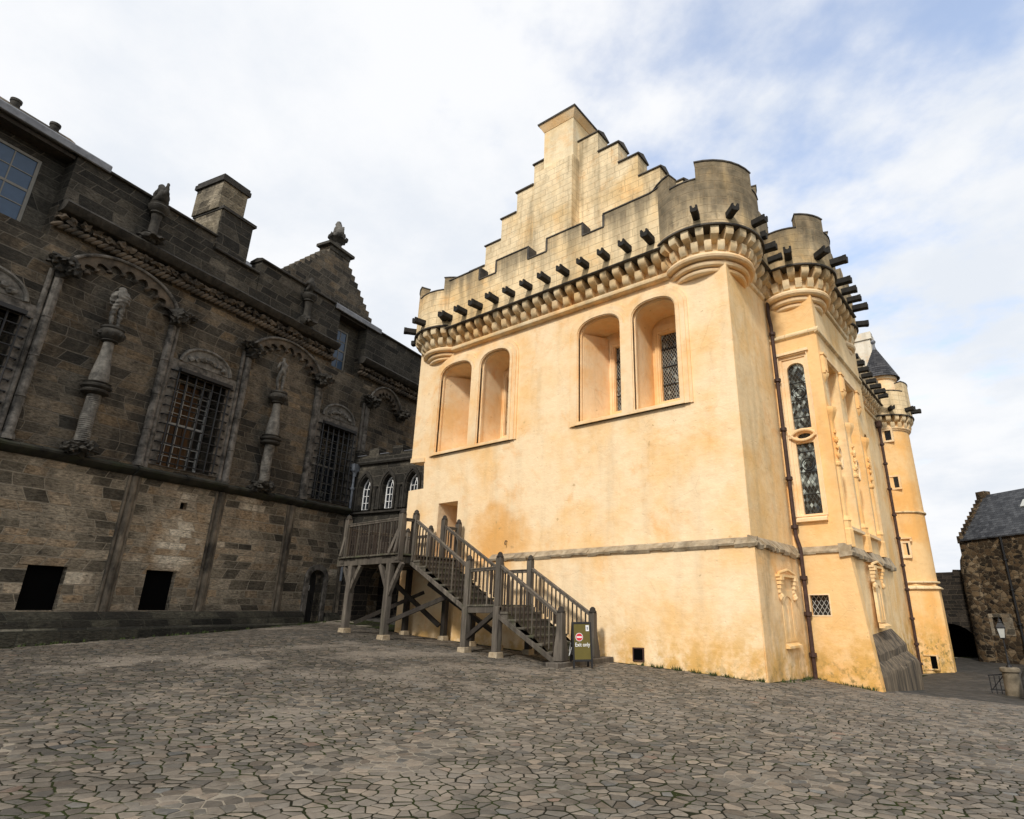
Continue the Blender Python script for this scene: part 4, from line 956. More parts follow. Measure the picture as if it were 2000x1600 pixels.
# dormer recesses that interrupt the parapet
for k, (a, b2, z0, z1, w0, w1, wz0, wz1) in enumerate(((3.0,7.24,10.36,13.25,4.45,6.72,10.5,12.75),(18.03,19.77,10.5,13.25,18.32,19.18,10.62,12.7))):
    MB(PW).slab(rect(a-.3, b2+.3, z0-.3, z1+.3), -.9, -.45, [rect(w0, w1, wz0, wz1)]).build('dormer_wall', PAL_DARK, pal)
    m = MB(PW).slab(rect(w0+.002, w1-.002, wz0+.002, wz1-.002), -.56, -.47, [rect(w0+.09, w1-.09, wz0+.09, wz1-.09)])
    nx, nz = (4, 4) if k == 0 else (2, 4)
    for i in range(1, nx): x = w0+.09+(w1-w0-.18)*i/nx; m.box(x-.016, x+.016, -.54, -.49, wz0+.05, wz1-.05)
    for i in range(1, nz): z = wz0+.09+(wz1-wz0-.18)*i/nz; h = .04 if i == nz//2 else .014; m.box(w0+.05, w1-.05, -.545, -.485, z-h, z+h)
    wn = m.build('sash_window', GPAINT, pal); MB(PW).box(w0+.02, w1-.02, -.52, -.505, wz0+.02, wz1-.02).build('pane', BGLASS, wn)
    MB(PW).ext([(-1.0,13.06),(-1.0,13.18),(.06,13.18),(.06,13.06)] if k == 0 else [(-1.0,13.1),(-1.0,13.2),(.06,13.2),(.06,13.1)], a-.2 if k == 0 else a+.01, b2-.02).build('dormer_soffit', WOOD_D, pal)
    MB(PW).ext([(-1.6,13.30),(-1.6,13.42),(.20,13.47),(.24,13.42),(.24,13.21),(.20,13.19),(.16,13.30)], a-.4, b2+.85).build('lead_gutter', LEAD, pal)
m = MB(PW).ext([(-.35,13.4),(-.35,13.62),(-4.5,16.5),(-4.5,13.4)], 2.0, 7.35); m.build('dormer_roof', SLATE, pal)
m = MB(PW).ext([(-.35,13.4),(-.35,13.86),(-.75,14.18),(-.75,13.4)], 2.0, 7.25); m.build('dormer_skew', PAL, pal)
for s in (5.75, 6.73, 4.5): MB(PW).lathe([(.11,13.6),(.12,14.12),(.14,14.14),(.14,14.22),(.1,14.24)], s, -.55, 14).build('vent_pot', CARVE, pal)
MB(PW).ext([(-.9,12.7),(-6,17),(-6,12.7)], 7.4, 31).build('roof', SLATE, pal)
# chimney behind the parapet
m = MB(PW).box(12.02, 13.32, -1.9, -.25, 12.4, 14.9); c = m.build('chimney', PAL_DARK, pal)
m = MB(PW).box(11.9, 12.96, -2.0, -.45, 14.86, 16.25); m.box(11.98, 12.05, -1.92, -.3, 12.9, 14.86); m.build('chimney_shaft', PAL_LITE, c)  # thin pale slab on the lower stack paints its sunlit left face
m = MB(PW).box(11.82, 13.04, -2.08, -.38, 16.1, 16.3); m.box(11.86, 13.0, -2.02, -.42, 16.3, 16.42); m.build('chimney_cap', CARVE, c); MB(PW).box(11.95, 13.42, -1.97, -.18, 14.78, 14.9).build('chimney_shoulder', CARVE, c)
# crow-stepped gable with its beast
gp = [(15.6,13.0),(22.1,13.0)]
n = 10
for i in range(n): gp += [(22.1-.255*i, 14.3+.29*i), (22.1-.255*(i+1), 14.3+.29*i)]
gp += [(19.55,17.45),(18.2,17.45)]
for i in range(n): gp += [(18.2-.255*i, 17.0-.29*i), (18.2-.255*(i+1), 17.0-.29*i)]
gp = [p for i, p in enumerate(gp) if i == 0 or p != gp[i-1]]
g = MB(PW).slab(gp, -2.2, -1.5).build('stepped_gable', PAL, pal)
m = MB(PW).box(18.05, 19.72, -2.3, -1.36, 17.45, 17.6); m.box(18.2, 19.55, -2.2, -1.46, 17.2, 17.45); m.build('gable_block', PAL_DARK, g)
# windows with grilles
def palwin(x0, x1, z0, z1, shut, seed):
    m = MB(PW).slab(rect(x0-.34, x1+.34, z0-.02, z1+.42), -.2, .05, [rect(x0, x1, z0, z1)])
    m.slab(rect(x0-.30, x1+.30, z1+.02, z1+.36), -.1, .09)
    o = m.build('barred_window', PAL_TRIM, pal)
    c = (x0+x1)/2
    m = MB(PW).slab(arc(c, z1+.42, (x1-x0)/2+.02, .68, 0, PI, 16), -.05, .07)
    m.tube([(p[0], .08, p[1]) for p in arc(c, z1+.42, (x1-x0)/2+.02, .68, 0, PI, 16)], .06, 6)
    for k in range(7): m.blob((c-.6+.2*k, .1, z1+.58+.16*math.sin(k*PI/6)), (.11,.07,.09), seed+k, .5, 2.5, 2)
    m.build('carved_tympanum', STATUE, o)
    m = MB(PW).slab(rect(x0+.12, x1-.12, z0+.02, z1-.02), -.62, -.52, [rect(x0+.2, x1-.2, z0+.1, z1-.1)])
    nx, nz = 5, 8
    for i in range(1, nx): x = x0+.2+(x1-x0-.4)*i/nx; m.box(x-.012, x+.012, -.6, -.54, z0+.1, z1-.1)
    for i in range(1, nz): z = z0+.1+(z1-z0-.2)*i/nz; h = .03 if i == 4 else .012; m.box(x0+.2, x1-.2, -.6, -.54, z-h, z+h)
    s = m.build('sash_frame', m_flat('sash_white', (.42,.42,.40)) if shut else GPAINT, o)
    MB(PW).box(x0+.1, x1-.1, -.60, -.585, z0, z1).build('pane', GLASS if not shut else m_flat('clear_pane', (.02,.018,.016), .15), o)
    if shut:
        m = MB(PW)
        for i in range(4):
            for j in range(2): m.box(x0+.16+i*.27, x0+.40+i*.27, -.582, -.565, z0+.12+j*(z1-z0-.2)/2, z0+.02+(j+1)*(z1-z0-.2)/2)
        m.build('shutter', SHUT, o)
    m = MB(PW); d = .17
    for i in range(7):
        x = x0-.02+(x1-x0+.04)*i/6; m.tube([(x, d, z0+.03), (x, d, z1+.02), (x, d-.03, z1+.14)], .026, 6)
        m.blob((x, d, z1+.12), .045, i, .2, sub=1)
    for j in range(11):
        z = z0+.1+(z1-z0-.1)*j/10; m.tube([(x0-.22, .02, z), (x0-.20, d-.03, z), (x1+.20, d-.03, z), (x1+.22, .02, z)], .026, 6)
    m.box(x0-.05, x1+.05, d-.02, d+.14, z1-.02, z1+.10)
    m.build('iron_grille', IRON, o)
palwin(5.3, 7.2, 4.48, 7.72, False, 3); palwin(11.62, 13.42, 4.48, 7.72, True, 11); palwin(17.95, 19.72, 4.45, 7.70, False, 23)
# door with its notice
m = MB(PW)
oo = arch(18.45-.2, 19.22+.2, -.75, 1.25, 1.80); m.slab(oo, -.1, .12, [dooro]); m.slab(arch(18.40, 19.27, -.75, 1.25, 1.63), -.3, .06, [dooro])
o = m.build('door_surround', PAL_TRIM, pal)
m = MB(PW)
for k in range(5): m.box(18.42+k*.166, 18.575+k*.166, -.42, -.36, -.75, 1.6)
d = m.build('door', DOORW, pal)
m = MB(PW).slab(rect(18.50, 18.92, .78, .98), -.36, -.345); sg = m.build('door_notice', BLACKB, d)
m = MB(PW).slab(rect(18.50, 18.92, .78, .98), -.346, -.341, [rect(18.52, 18.90, .80, .96)]); m.build('notice_border', WHITE, sg)
m = MB(PW)
for k in range(5): m.slab(rect(18.61+.04*k, 18.64+.04*k, .865, .895), -.346, -.341)
m.build('notice_lettering', WHITE, sg)
MB(PW).lathe([(.03,.3),(.05,.34),(.03,.38)], 19.1, -.33, 8).build('door_handle', IRON, d)
pipe([(20.05,.18,6.05),(20.05,.18,1.2)], PW, .055, [(20.05,.18,z) for z in (5.2,3.8,2.4)], 'drain_pipe', PIPE_G, pal, (20.05,.2,6.0))

# ---- carved figures, each a thing of its own
def figure(name, base, rz, h, label, draped, seed):
    g = 'carved figures on the palace front'
    k = h/1.75
    F0 = at(base, rz)
    def F(x, y, z): return F0(x*k, y*k, z*k)
    P = [(0,0,.95),(0.01,0,1.15),(0.02,0.01,1.36),(.02,0,1.50),(.03,-.02,1.60),(.04,-.03,1.70),
         (-.18,0,1.40),(-.25,-.06,1.14),(-.15,-.18,1.02),(.20,0,1.39),(.28,.0,1.12),(.18,-.12,.92),
         (-.10,0,.90),(-.11,-.02,.50),(-.10,0,.09),(-.11,-.12,.03),(.11,0,.90),(.14,-.08,.50),(.10,-.01,.09),(.12,-.13,.03)]
    E = [(0,1),(1,2),(2,3),(3,4),(4,5),(2,6),(6,7),(7,8),(2,9),(9,10),(10,11),(0,12),(12,13),(13,14),(14,15),(0,16),(16,17),(17,18),(18,19)]
    r = [.15,.135,.16,.062,.095,.075,.075,.055,.045,.075,.055,.045,.105,.075,.05,.045,.105,.075,.05,.045]
    if draped: r = [.21,.24,.27,.16,.15,.10,.14,.10,.07,.14,.11,.07,.13,.085,.06,.055,.13,.085,.06,.055]
    o = skin(name, P, E, [x*k for x in r], STATUE, None, F, 3, .012*k)
    for v in o.data.vertices:
        q = v.co; f = math.sin(34*q.z + 9*mnoise.noise(q*3.2)+6*q.x) if draped else .35*math.sin(20*q.z+8*mnoise.noise(q*5))
        v.co += v.normal*f*.016*k
    o['label'] = label; o['category'] = 'statue'; o['group'] = g
    return o
def settle(o, base):    # move the origin to the figure's foot
    b = Vector(base); o.data.transform(Matrix.Translation(-b)); o.location = b; return o
rzp = math.atan2(PD[1], PD[0]) - PI      # figures face out of the wall (local -y = outwards)
b = PW(9.28, .36, 8.24); settle(figure('statue', b, rzp, 1.42, 'weathered draped statue without a clear head, on the column nearest the big sash window', True, 1), b)
b = PW(15.36, .36, 8.24); settle(figure('statue', b, rzp, 1.50, 'pale standing nude statue on the column between the two barred windows', False, 2), b)
def pfig(s, label, seed, beast):
    m = MB(PW).blob((s, .30, 11.72), (.34,.34,.17), seed, .5, 2.4, 3); m.blob((s-.18,.42,11.68), (.15,.16,.14), seed+2, .5, 2.4); m.blob((s+.2,.40,11.74), (.16,.15,.12), seed+4, .5, 2.4)
    o = m.build('figure_bracket', CARVE, pal)
    MB(PW).lathe([(.16,11.86),(.135,11.95),(.13,12.45),(.16,12.62),(.22,12.66),(.2,12.72),(.30,12.82),(.32,12.92),(.27,12.98),(.29,13.03),(.2,13.08)], s, .30, 16).build('figure_column', CARVE, o)
    b = PW(s, .30, 13.06)
    if beast:
        P = [(0,.12,.2),(0,.06,.42),(0,-.02,.62),(0,-.10,.78),(0,-.22,.84),(0,-.3,.82),(-.12,-.16,.45),(-.12,-.22,.05),(.12,-.16,.45),(.12,-.22,.05),(-.16,.02,.12),(-.18,-.14,.05),(.16,.02,.12),(.18,-.14,.05),(.02,.24,.5),(.02,.2,.82)]
        E = [(0,1),(1,2),(2,3),(3,4),(4,5),(2,6),(6,7),(2,8),(8,9),(0,10),(10,11),(0,12),(12,13),(0,14),(14,15)]
        r = [.17,.17,.16,.11,.10,.06,.075,.06,.075,.06,.11,.06,.11,.06,.06,.04]
    else:
        P = [(0,0,.1),(0,.02,.3),(0,0,.5),(0,-.04,.66),(0,-.06,.8),(-.17,-.04,.5),(-.22,-.16,.32),(-.08,-.22,.4),(.17,-.04,.5),(.2,-.16,.36),(.06,-.22,.44),(-.12,-.16,.16),(-.12,-.2,.0),(.12,-.16,.16),(.12,-.2,.0)]
        E = [(0,1),(1,2),(2,3),(3,4),(2,5),(5,6),(6,7),(2,8),(8,9),(9,10),(0,11),(11,12),(0,13),(13,14)]
        r = [.17,.15,.16,.08,.11,.08,.06,.05,.08,.06,.05,.09,.06,.09,.06]
    o = skin('statue', P, E, r, CARVE, None, at(b, rzp), 2, .03)
    o['label'] = label; o['category'] = 'statue'; o['group'] = 'carved figures on the palace front'; settle(o, b)
pfig(9.62, 'small dark crouching beast on a stub column, on the parapet left of the square chimney', 3, True)
pfig(16.05, 'small dark seated figure on a stub column, on the parapet below the stepped gable', 8, False)
b = PW(18.88, -1.83, 17.6)
bc = empty('lion_finial', b, 'seated stone lion on a crown-shaped pedestal at the very top of the dark stepped gable', 'statue', 'carved figures on the palace front')
m = MB(at(b, rzp)); m.lathe([(.34,0),(.26,.1),(.22,.35),(.34,.5),(.46,.62),(.40,.66)], 0, 0, 8)
for k in range(8): m.blob((.42*math.cos(k*PI/4), .42*math.sin(k*PI/4), .72), (.08,.08,.14), k, .3)
m.build('crown_pedestal', CARVE, bc)
P = [(0,.18,.86),(0,.12,1.1),(0,-.02,1.42),(0,-.1,1.62),(0,-.24,1.66),(0,-.1,1.82),(-.13,-.14,1.2),(-.13,-.22,.7),(.13,-.14,1.2),(.13,-.22,.7),(-.2,.02,.82),(-.2,-.16,.72),(.2,.02,.82),(.2,-.16,.72),(.05,.36,1.0),(.05,.34,1.3)]
E = [(0,1),(1,2),(2,3),(3,4),(3,5),(2,6),(6,7),(2,8),(8,9),(0,10),(10,11),(0,12),(12,13),(0,14),(14,15)]
skin('lion_body', P, E, [.2,.19,.2,.16,.1,.05,.085,.07,.085,.07,.13,.07,.13,.07,.05,.05], STATUE, bc, at(b, rzp), 2, .03)

# ================================================================== LINK PASSAGE between palace and hall
lk = empty('link_passage', CW(2.3, -1, -.5), 'dark gothic passage with three white-framed pointed windows, bridging palace and hall', 'passage')
def pointed(c, hw, z0, zs, zt, n=8):
    L = []
    h = zt-zs; rad = (h*h+hw*hw)/(2*hw); a = math.asin(min(1, h/rad))
    for i in range(n+1): t = a*i/n; L.append((c+hw-rad+rad*math.cos(t), zs+rad*math.sin(t)))
    for i in range(n-1, -1, -1): t = a*i/n; L.append((c-hw+rad-rad*math.cos(t), zs+rad*math.sin(t)))
    return [(c-hw,z0),(c+hw,z0)] + L
cs = (.79, 2.10, 3.42)
MB(CW).slab(rect(-.3, 5.2, 3.3, 6.42), -.6, 0, [pointed(c, .30, 4.22, 5.2, 5.74) for c in cs]).build('passage_wall', PAL_DARK, lk)
lowp = MB(CW).slab([(-.3,-2),(.9,-2)] + arc(2.5, .9, 1.6, 1.3, PI, 0, 14) + [(4.1,-2),(5.2,-2),(5.2,3.3),(-.3,3.3)], -.8, .05); lowp.build('pend_wall', RUB_D, lk)
MB(CW).box(-.3, 5.2, -2.6, -2.4, -2, 3.3).build('pend_back', RUB_D, lk)
m = MB(CW).slab(rect(-.3, 5.2, 6.42, 6.70), -.5, .06)
for a in (-.3, .84, 2.18, 3.5, 4.6): m.box(a, a+.56, -.4, .06, 6.70, 7.02)
m.build('crenellated_parapet', PAL_DARK, lk)
m = MB(CW).ext([(-.1,6.26),(.12,6.28),(.16,6.36),(.10,6.44),(-.1,6.46)], -.3, 5.2); m.ext([(-.1,4.0),(.16,4.04),(.16,4.1),(-.1,4.18)], -.3, 5.2)
for c in cs: m.slab(pointed(c, .46, 4.2, 5.2, 6.0), -.05, .09, [pointed(c, .36, 4.201, 5.2, 5.86)]); m.slab(pointed(c, .36, 4.2, 5.2, 5.86), -.1, .04, [pointed(c, .32, 4.201, 5.2, 5.77)])
for a in (.1, 1.445, 2.76): m.lathe([(.07,4.2),(.06,5.1),(.1,5.16),(.1,5.24)], a, .08, 8); m.lathe([(.05,4.2),(.045,5.1)], a+.13, .06, 8)
m.build('hood_mould', CARVE, lk)
m = MB(CW)
for a in (.2, 1.5, 2.85): m.box(a, a+.5, -.2, .1, 6.702, 6.73)
m.build('crenel_flashing', LEAD, lk)
for c in cs:
    o = pointed(c, .292, 4.225, 5.2, 5.73); q = pointed(c, .245, 4.275, 5.2, 5.64)
    m = MB(CW).slab(o, -.30, -.22, [q])
    for i in (-1, 1): m.box(c+i*.08-.016, c+i*.08+.016, -.29, -.23, 4.25, 5.2)
    for z in (4.57, 4.88, 5.2): m.box(c-.25, c+.25, -.29, -.23, z-.012, z+.012)
    for sg in (-1, 1):
        for off in (0., .16):
            m.tube([(c+sg*(.23-off), -.26, 5.2), (c+sg*(.19-off), -.26, 5.38), (c+sg*(.10-off), -.26, 5.54)] if off else [(c+sg*.08, -.26, 5.2), (c+sg*.045, -.26, 5.4), (c-sg*.04, -.26, 5.56)], .011, 5)
    wn = m.build('gothic_window', WPAINT, lk); MB(CW).slab(pointed(c, .25, 4.24, 5.2, 5.70), -.275, -.262).build('pane', GLASS, wn)

# ================================================================== WOODEN STAIR
def SW(x, d, z): return WF(x, -d, z)                # d measured outwards from the hall wall
st = empty('wooden_stair', SW(-7.5, 1.5, -1.25), 'weathered oak staircase with railed landing climbing to the hall door', 'staircase')
def newel(x, d, z0, z1, w=.17, foot=False, name='newel_post'):
    m = MB(SW)
    if foot:      # flared foot
        m.add([(x-w*.82,d-w*.82,z0),(x+w*.82,d-w*.82,z0),(x+w*.82,d+w*.82,z0),(x-w*.82,d+w*.82,z0),(x-w*.72,d-w*.72,z0+.3),(x+w*.72,d-w*.72,z0+.3),(x+w*.72,d+w*.72,z0+.3),(x-w*.72,d+w*.72,z0+.3),(x-w/2,d-w/2,z0+.68),(x+w/2,d-w/2,z0+.68),(x+w/2,d+w/2,z0+.68),(x-w/2,d+w/2,z0+.68),(x-w/2,d-w/2,z1-.16),(x+w/2,d-w/2,z1-.16),(x+w/2,d+w/2,z1-.16),(x-w/2,d+w/2,z1-.16)],
              [(0,1,2,3),(12,13,14,15)]+[(a+i,a+(i+1)%4,a+4+(i+1)%4,a+4+i) for a in (0,4,8) for i in range(4)])
    else: m.box(x-w/2, x+w/2, d-w/2, d+w/2, z0, z1-.16)
    o = m.build(name, WOOD, st, bevel=.012)
    MB(SW).lathe([(w*.62,z1-.165),(w*.66,z1-.13),(w*.5,z1-.10),(w*.42,z1-.04),(w*.16,z1)], x, d, 8, R(22.5), R(382.5)).build('newel_cap', WOOD_D, o)
    return o
ND, FD, LD = 2.25, .75, 2.80      # near rail, far rail, landing edge
X0, X1, X2, X3, X4 = -4.5, -6.72, -7.95, -10.55, -13.45
ZB, ZM, ZT = -1.2, .15, 1.72
newel(X0, ND, -1.22, .10, .18, True); newel(X0-.02, FD, -1.24, .09, .18, True)
newel(X1, ND, -1.02, 1.60); newel(X1-.1, FD, -1.05, 1.62); newel(X2, ND, -.98, 1.57); newel(X2-.1, FD, -1.0, 1.55)
newel(X3, ND, 1.5, 3.17); newel(X3-.28, FD, 1.5, 3.20); newel(-10.72, .16, 1.5, 3.12); newel(-12.2, .16, 1.5, 3.02)
newel(X3, LD, 1.5, 3.14, .18); newel(X4, LD, 1.5, 3.17, .18); newel(X4, .2, 1.5, 3.0)
def rail(a, b, nb, z_lo, name='railing', dz=.95, ins=.1):     # a, b: (x, d, z of rail)
    A, B = Vector(a), Vector(b); t = (B-A).normalized()
    m = MB(SW).beam(A+t*ins, B-t*ins, .075, .07); o = m.build(name, WOOD, st, bevel=.01)
    MB(SW).beam(A+t*ins+Vector((0,0,.05)), B-t*ins+Vector((0,0,.05)), .11, .035).build('handrail', WOOD, o, bevel=.008)
    for i in range(nb):
        f = (i+.6)/(nb+.2); p = A+(B-A)*f; zl = z_lo(p.x)
        MB(SW).beam((p.x, p.y, zl), (p.x, p.y, p.z-.03), .033, .033, (1,0,0)).build('baluster', BALU if i % 4 else WOOD, o)
    return o
def zl_low(x): return ZM + (ZB-ZM)*(x-X1)/(X0-X1) + .02
def zl_up(x): return ZT + (ZM-ZT)*(x-X3)/(X2-X3) + .02
rail((X1, ND, 1.22), (X0, ND, -.17), 15, zl_low); rail((X1-.1, FD, 1.22), (X0-.02, FD, -.17), 15, zl_low)
rail((X2, ND, 1.10), (X1, ND, 1.13), 7, lambda x: ZM); rail((X2-.1, FD, 1.13), (X1-.1, FD, 1.13), 6, lambda x: ZM)
rail((X3, ND, 2.82), (X2, ND, 1.18), 17, zl_up); rail((X3-.28, FD, 2.82), (X2-.1, FD, 1.18), 17, zl_up)
rail((X4, LD, 2.78), (X3, LD, 2.80), 20, lambda x: ZT)
rail((X3, LD, 2.78), (X3, ND, 2.80), 2, lambda x: ZT); rail((X4, .2, 2.62), (X4, LD, 2.66), 10, lambda x: ZT); rail((X3-.28, FD, 2.75), (-10.72, .16, 2.75), 3, lambda x: ZT); rail((X4, .2, 2.6), (-12.2, .2, 2.6), 6, lambda x: ZT)
# treads, strings, decks
def flight(xa, za, xb, zb, n):
    g = (xb-xa)/n; h = (zb-za)/n
    for i in range(n):
        x = xa+g*i; z = za+h*(i+1)
        m = MB(SW).box(x-.03, x+g+.02, FD-.02, ND+.03, z-.06, z+random.uniform(0,.006)); tr = m.build('tread', TREAD, st, bevel=.012); MB(SW).box(x+g-.03, x+g-.008, FD+.07, ND-.05, z+h-.0, z-.061).build('riser', TREAD, tr)
    for d in (ND-.02, FD+.04):
        saw = []
        for i in range(n): x = xa+g*i; z = za+h*(i+1)-.062; saw += [(x+.004, z), (x+g-.004, z)]
        saw += [(xb+.02, zb-.20), (xa-.0, za-.26)]
        MB(SW).slab(saw, d-.025, d+.025).build('step_string', TREAD, st)
        MB(SW).beam((xa-.10, d+(.055 if d > 1 else 0), za-.25), (xb+.06, d+(.055 if d > 1 else 0), zb-.16), .07, .12).build('stringer', WOOD, st, bevel=.01)
flight(X3+.05, ZT, X2-.05, ZM+.02, 8); flight(X1+.06, ZM, X0+.02, ZB-.02, 7)
for i in range(9):
    a = X2-.12+i*.15; MB(SW).box(a, a+.14, FD-.1, ND+.08, ZM-.05, ZM+random.uniform(0,.006)).build('deck_board', TREAD, st, bevel=.008)
for i in range(20):
    a = X4-.18+i*.157; MB(SW).box(a, a+.15, .05, LD+.14+random.uniform(-.02,.05), ZT-.05, ZT+random.uniform(0,.006)).build('deck_board', TREAD, st, bevel=.008)
m = MB(SW)
for d in (ND, FD): m.beam((X2-.16, d, ZM-.14), (X1+.1, d, ZM-.14), .10, .17)
for x in (X2, X1): m.beam((x, FD, ZM-.141), (x, ND, ZM-.141), .09, .16)
for d in (LD, 1.5, .25): m.beam((X4-.3, d, ZT-.18), (X3+.08, d, ZT-.18), .13, .24)
for x in (X4+.05, X3-.1, -12.9, -10.9): m.beam((x, .1, ZT-.19), (x, LD, ZT-.19), .12, .2)
m.build('deck_beam', WOOD, st, bevel=.012)
def post(x, d, zt, w=.2, wood=WOOD):
    zg = g1(x, -d)
    MB(SW).box(x-w/2, x+w/2, d-w/2, d+w/2, zg+.13, zt).build('support_post', wood, st, bevel=.015)
    MB(SW).box(x-w*.85, x+w*.85, d-w*.85, d+w*.85, zg-.2, zg+.14, .03, .03).build('footing_stone', LEDGE, st, bevel=.015)
for x, d, zt in ((X1, ND, ZM-.05), (X2, ND, ZM-.05), (X1-.1, FD, ZM-.05), (X2-.1, FD, ZM-.05), (-10.92, LD, ZT-.3), (-12.95, LD, ZT-.3), (-10.92, .35, ZT-.3), (-12.95, .35, ZT-.3), (-9.2, FD, .75)):
    post(x, d, zt, .2 if d > 1 else .18, WOOD if d > 1 else WOOD_D)
def brace(a, b, w=.12, wood=WOOD, curve=0.):
    A, B = Vector(a), Vector(b); m = MB(SW)
    if curve:
        n = 6; pts = []
        for i in range(n+1):
            f = i/n; p = A+(B-A)*f; p.z -= curve*math.sin(PI*f); pts.append(p)
        for p, q in zip(pts, pts[1:]): m.beam(p, q+(q-p)*.06, w, w)
    else: m.beam(A, B, w, w)
    m.build('brace', wood, st)
brace((-10.92, LD, .35), (-10.35, LD, ZT-.32), .12, WOOD, -.04); brace((-10.92, LD, .55), (-11.4, LD, ZT-.32), .12); brace((-12.95, LD, .5), (-12.45, LD, ZT-.32), .13, WOOD, -.04); brace((-12.95, LD, .7), (-13.35, LD, ZT-.32), .11)
brace((-10.85, LD-.05, -.35), (-8.75, 1.6, .62), .13, WOOD_D); brace((-10.75, 1.3, .85), (-8.0, FD, -.75), .13, WOOD_D); brace((-12.9, 1.3, 1.1), (-11.0, .5, -.5), .13, WOOD_D); brace((-12.9, LD-.3, -.4), (-11.9, .5, .6), .12, WOOD_D)
brace((X2+.06, ND, -.75), (X1-.06, ND, ZM-.2), .12, WOOD_D); brace((X1+.06, ND, ZM-.2), (-5.55, .95, -1.0), .13, WOOD_D)
brace((LD and X4+.02, LD+.18, ZT+.02), (X4, LD+.02, ZT+.85), .08); brace((X3+.02, LD+.2, ZT+.02), (X3, LD+.02, ZT+.85), .08); brace((X3-.32, LD+.16, ZT+.02), (X3-.05, LD+.02, ZT+.85), .08)
zg = g1(X0, -1.5)
MB(SW).box(X0-.16, X0+.22, .06, ND+.42, zg-.15, zg+.11).build('sole_plate', WOOD, st, bevel=.02)
MB(SW).box(X0-.36, X0-.17, ND-.22, ND+.30, zg-.15, zg+.10).build('sole_block', WOOD_D, st, bevel=.02)
MB(WF).box(-7.0, -4.75, -.32, .0, -1.7, -1.08).build('plinth_step', LEDGE, hall, bevel=.03)

# ================================================================== A-BOARD
sx, sy = -4.02, -2.02
zg = g1(sx, sy)
sgn = empty('sandwich_board', WF(sx, sy, zg), 'olive and black folding board reading Exit only, at the foot of the stair', 'sign')
az = R(50)
Fs = at(WF(sx, sy, zg), az)
lean = R(9)
def SB(x, y, z):        # front panel plane: y<0 towards viewer, leaning back
    return Fs(x, y*math.cos(lean)+ (z-1.08)*-math.sin(lean)*-1 - .0 if False else y - (1.08-z)*math.tan(lean), z)
def SBb(x, y, z): return Fs(x, y + (1.08-z)*math.tan(lean) + .03, z)
m = MB(SB)
w = .255
m.box(-w, -w+.045, -.02, .02, 0, 1.08); m.box(w-.045, w, -.02, .02, 0, 1.08); m.box(-w+.045, w-.045, -.02, .02, 1.03, 1.08); m.box(-w+.045, w-.045, -.02, .02, .15, .20)
m.build('front_frame', BLACKB, sgn, bevel=.004)
pn_ = MB(SB).box(-w+.046, w-.046, -.012, .01, .20, 1.03).build('front_panel', OLIVE, sgn)
m = MB(SBb); m.box(-w, -w+.045, -.02, .02, 0, 1.08); m.box(w-.045, w, -.02, .02, 0, 1.08); m.box(-w+.045, w-.045, -.012, .012, .15, 1.08); m.add([(-w,-.02,.3),(-w,-.02,1.0),(-w,-.1,1.0),(-w,-.25,.3)],[(0,1,2,3)]); m.build('back_panel', BLACKB, sgn)
m = MB(SB); m.slab(arc(-.075, .72, .098, .098, 0, 2*PI, 32)[:-1], .0125, .0145)
m.F = lambda a, d, z: SB(a, -d, z)
m.build('no_entry_rim', WHITE, pn_)
m = MB(lambda a, d, z: SB(a, -d, z)); m.slab(arc(-.075, .72, .086, .086, 0, 2*PI, 32)[:-1], .0147, .0160); m.build('no_entry_disc', RED, pn_)
m = MB(lambda a, d, z: SB(a, -d, z)); m.slab(rect(-.145, -.005, .703, .737), .0162, .0175); m.build('no_entry_bar', WHITE, pn_)
m = MB(lambda a, d, z: SB(a, -d, z)); m.slab(rect(.105, .19, .86, 1.0), .0125, .0140); st_ = m.build('emblem_sticker', WHITE, pn_)
m = MB(lambda a, d, z: SB(a, -d, z)); m.slab([(.135,.89),(.16,.89),(.165,.95),(.1475,.975),(.13,.95)], .0142, .015); m.build('emblem_mark', PIPE_G, st_)
cu = bpy.data.curves.new('exit_text', 'FONT'); cu.body = 'Exit only'; cu.size = .128; cu.extrude = .001; cu.offset = .0012
to_ = bpy.data.objects.new('exit_text', cu); COL.objects.link(to_); bpy.context.view_layer.update()
tm = bpy.data.meshes.new_from_object(to_.evaluated_get(bpy.context.evaluated_depsgraph_get())); bpy.data.objects.remove(to_)
x_ = [v.co.x for v in tm.vertices]; tw_ = max(x_)-min(x_); kx = .385/tw_
for v in tm.vertices: v.co = SB(-.19+v.co.x*kx, -.0135-v.co.z, .50+v.co.y*1.0) - wloc(pn_)
tm.materials.append(WHITE)
lt = bpy.data.objects.new('lettering', tm); COL.objects.link(lt); lt.parent = pn_
m = MB(Fs); m.tube([(-.27,-.06,.48),(-.31,-.02,.30),(-.31,.05,.27),(-.28,.10,.36),(-.275,.08,.50),(-.28,.0,.58)], .006, 5); m.build('hinge_cord', WHITE, sgn)

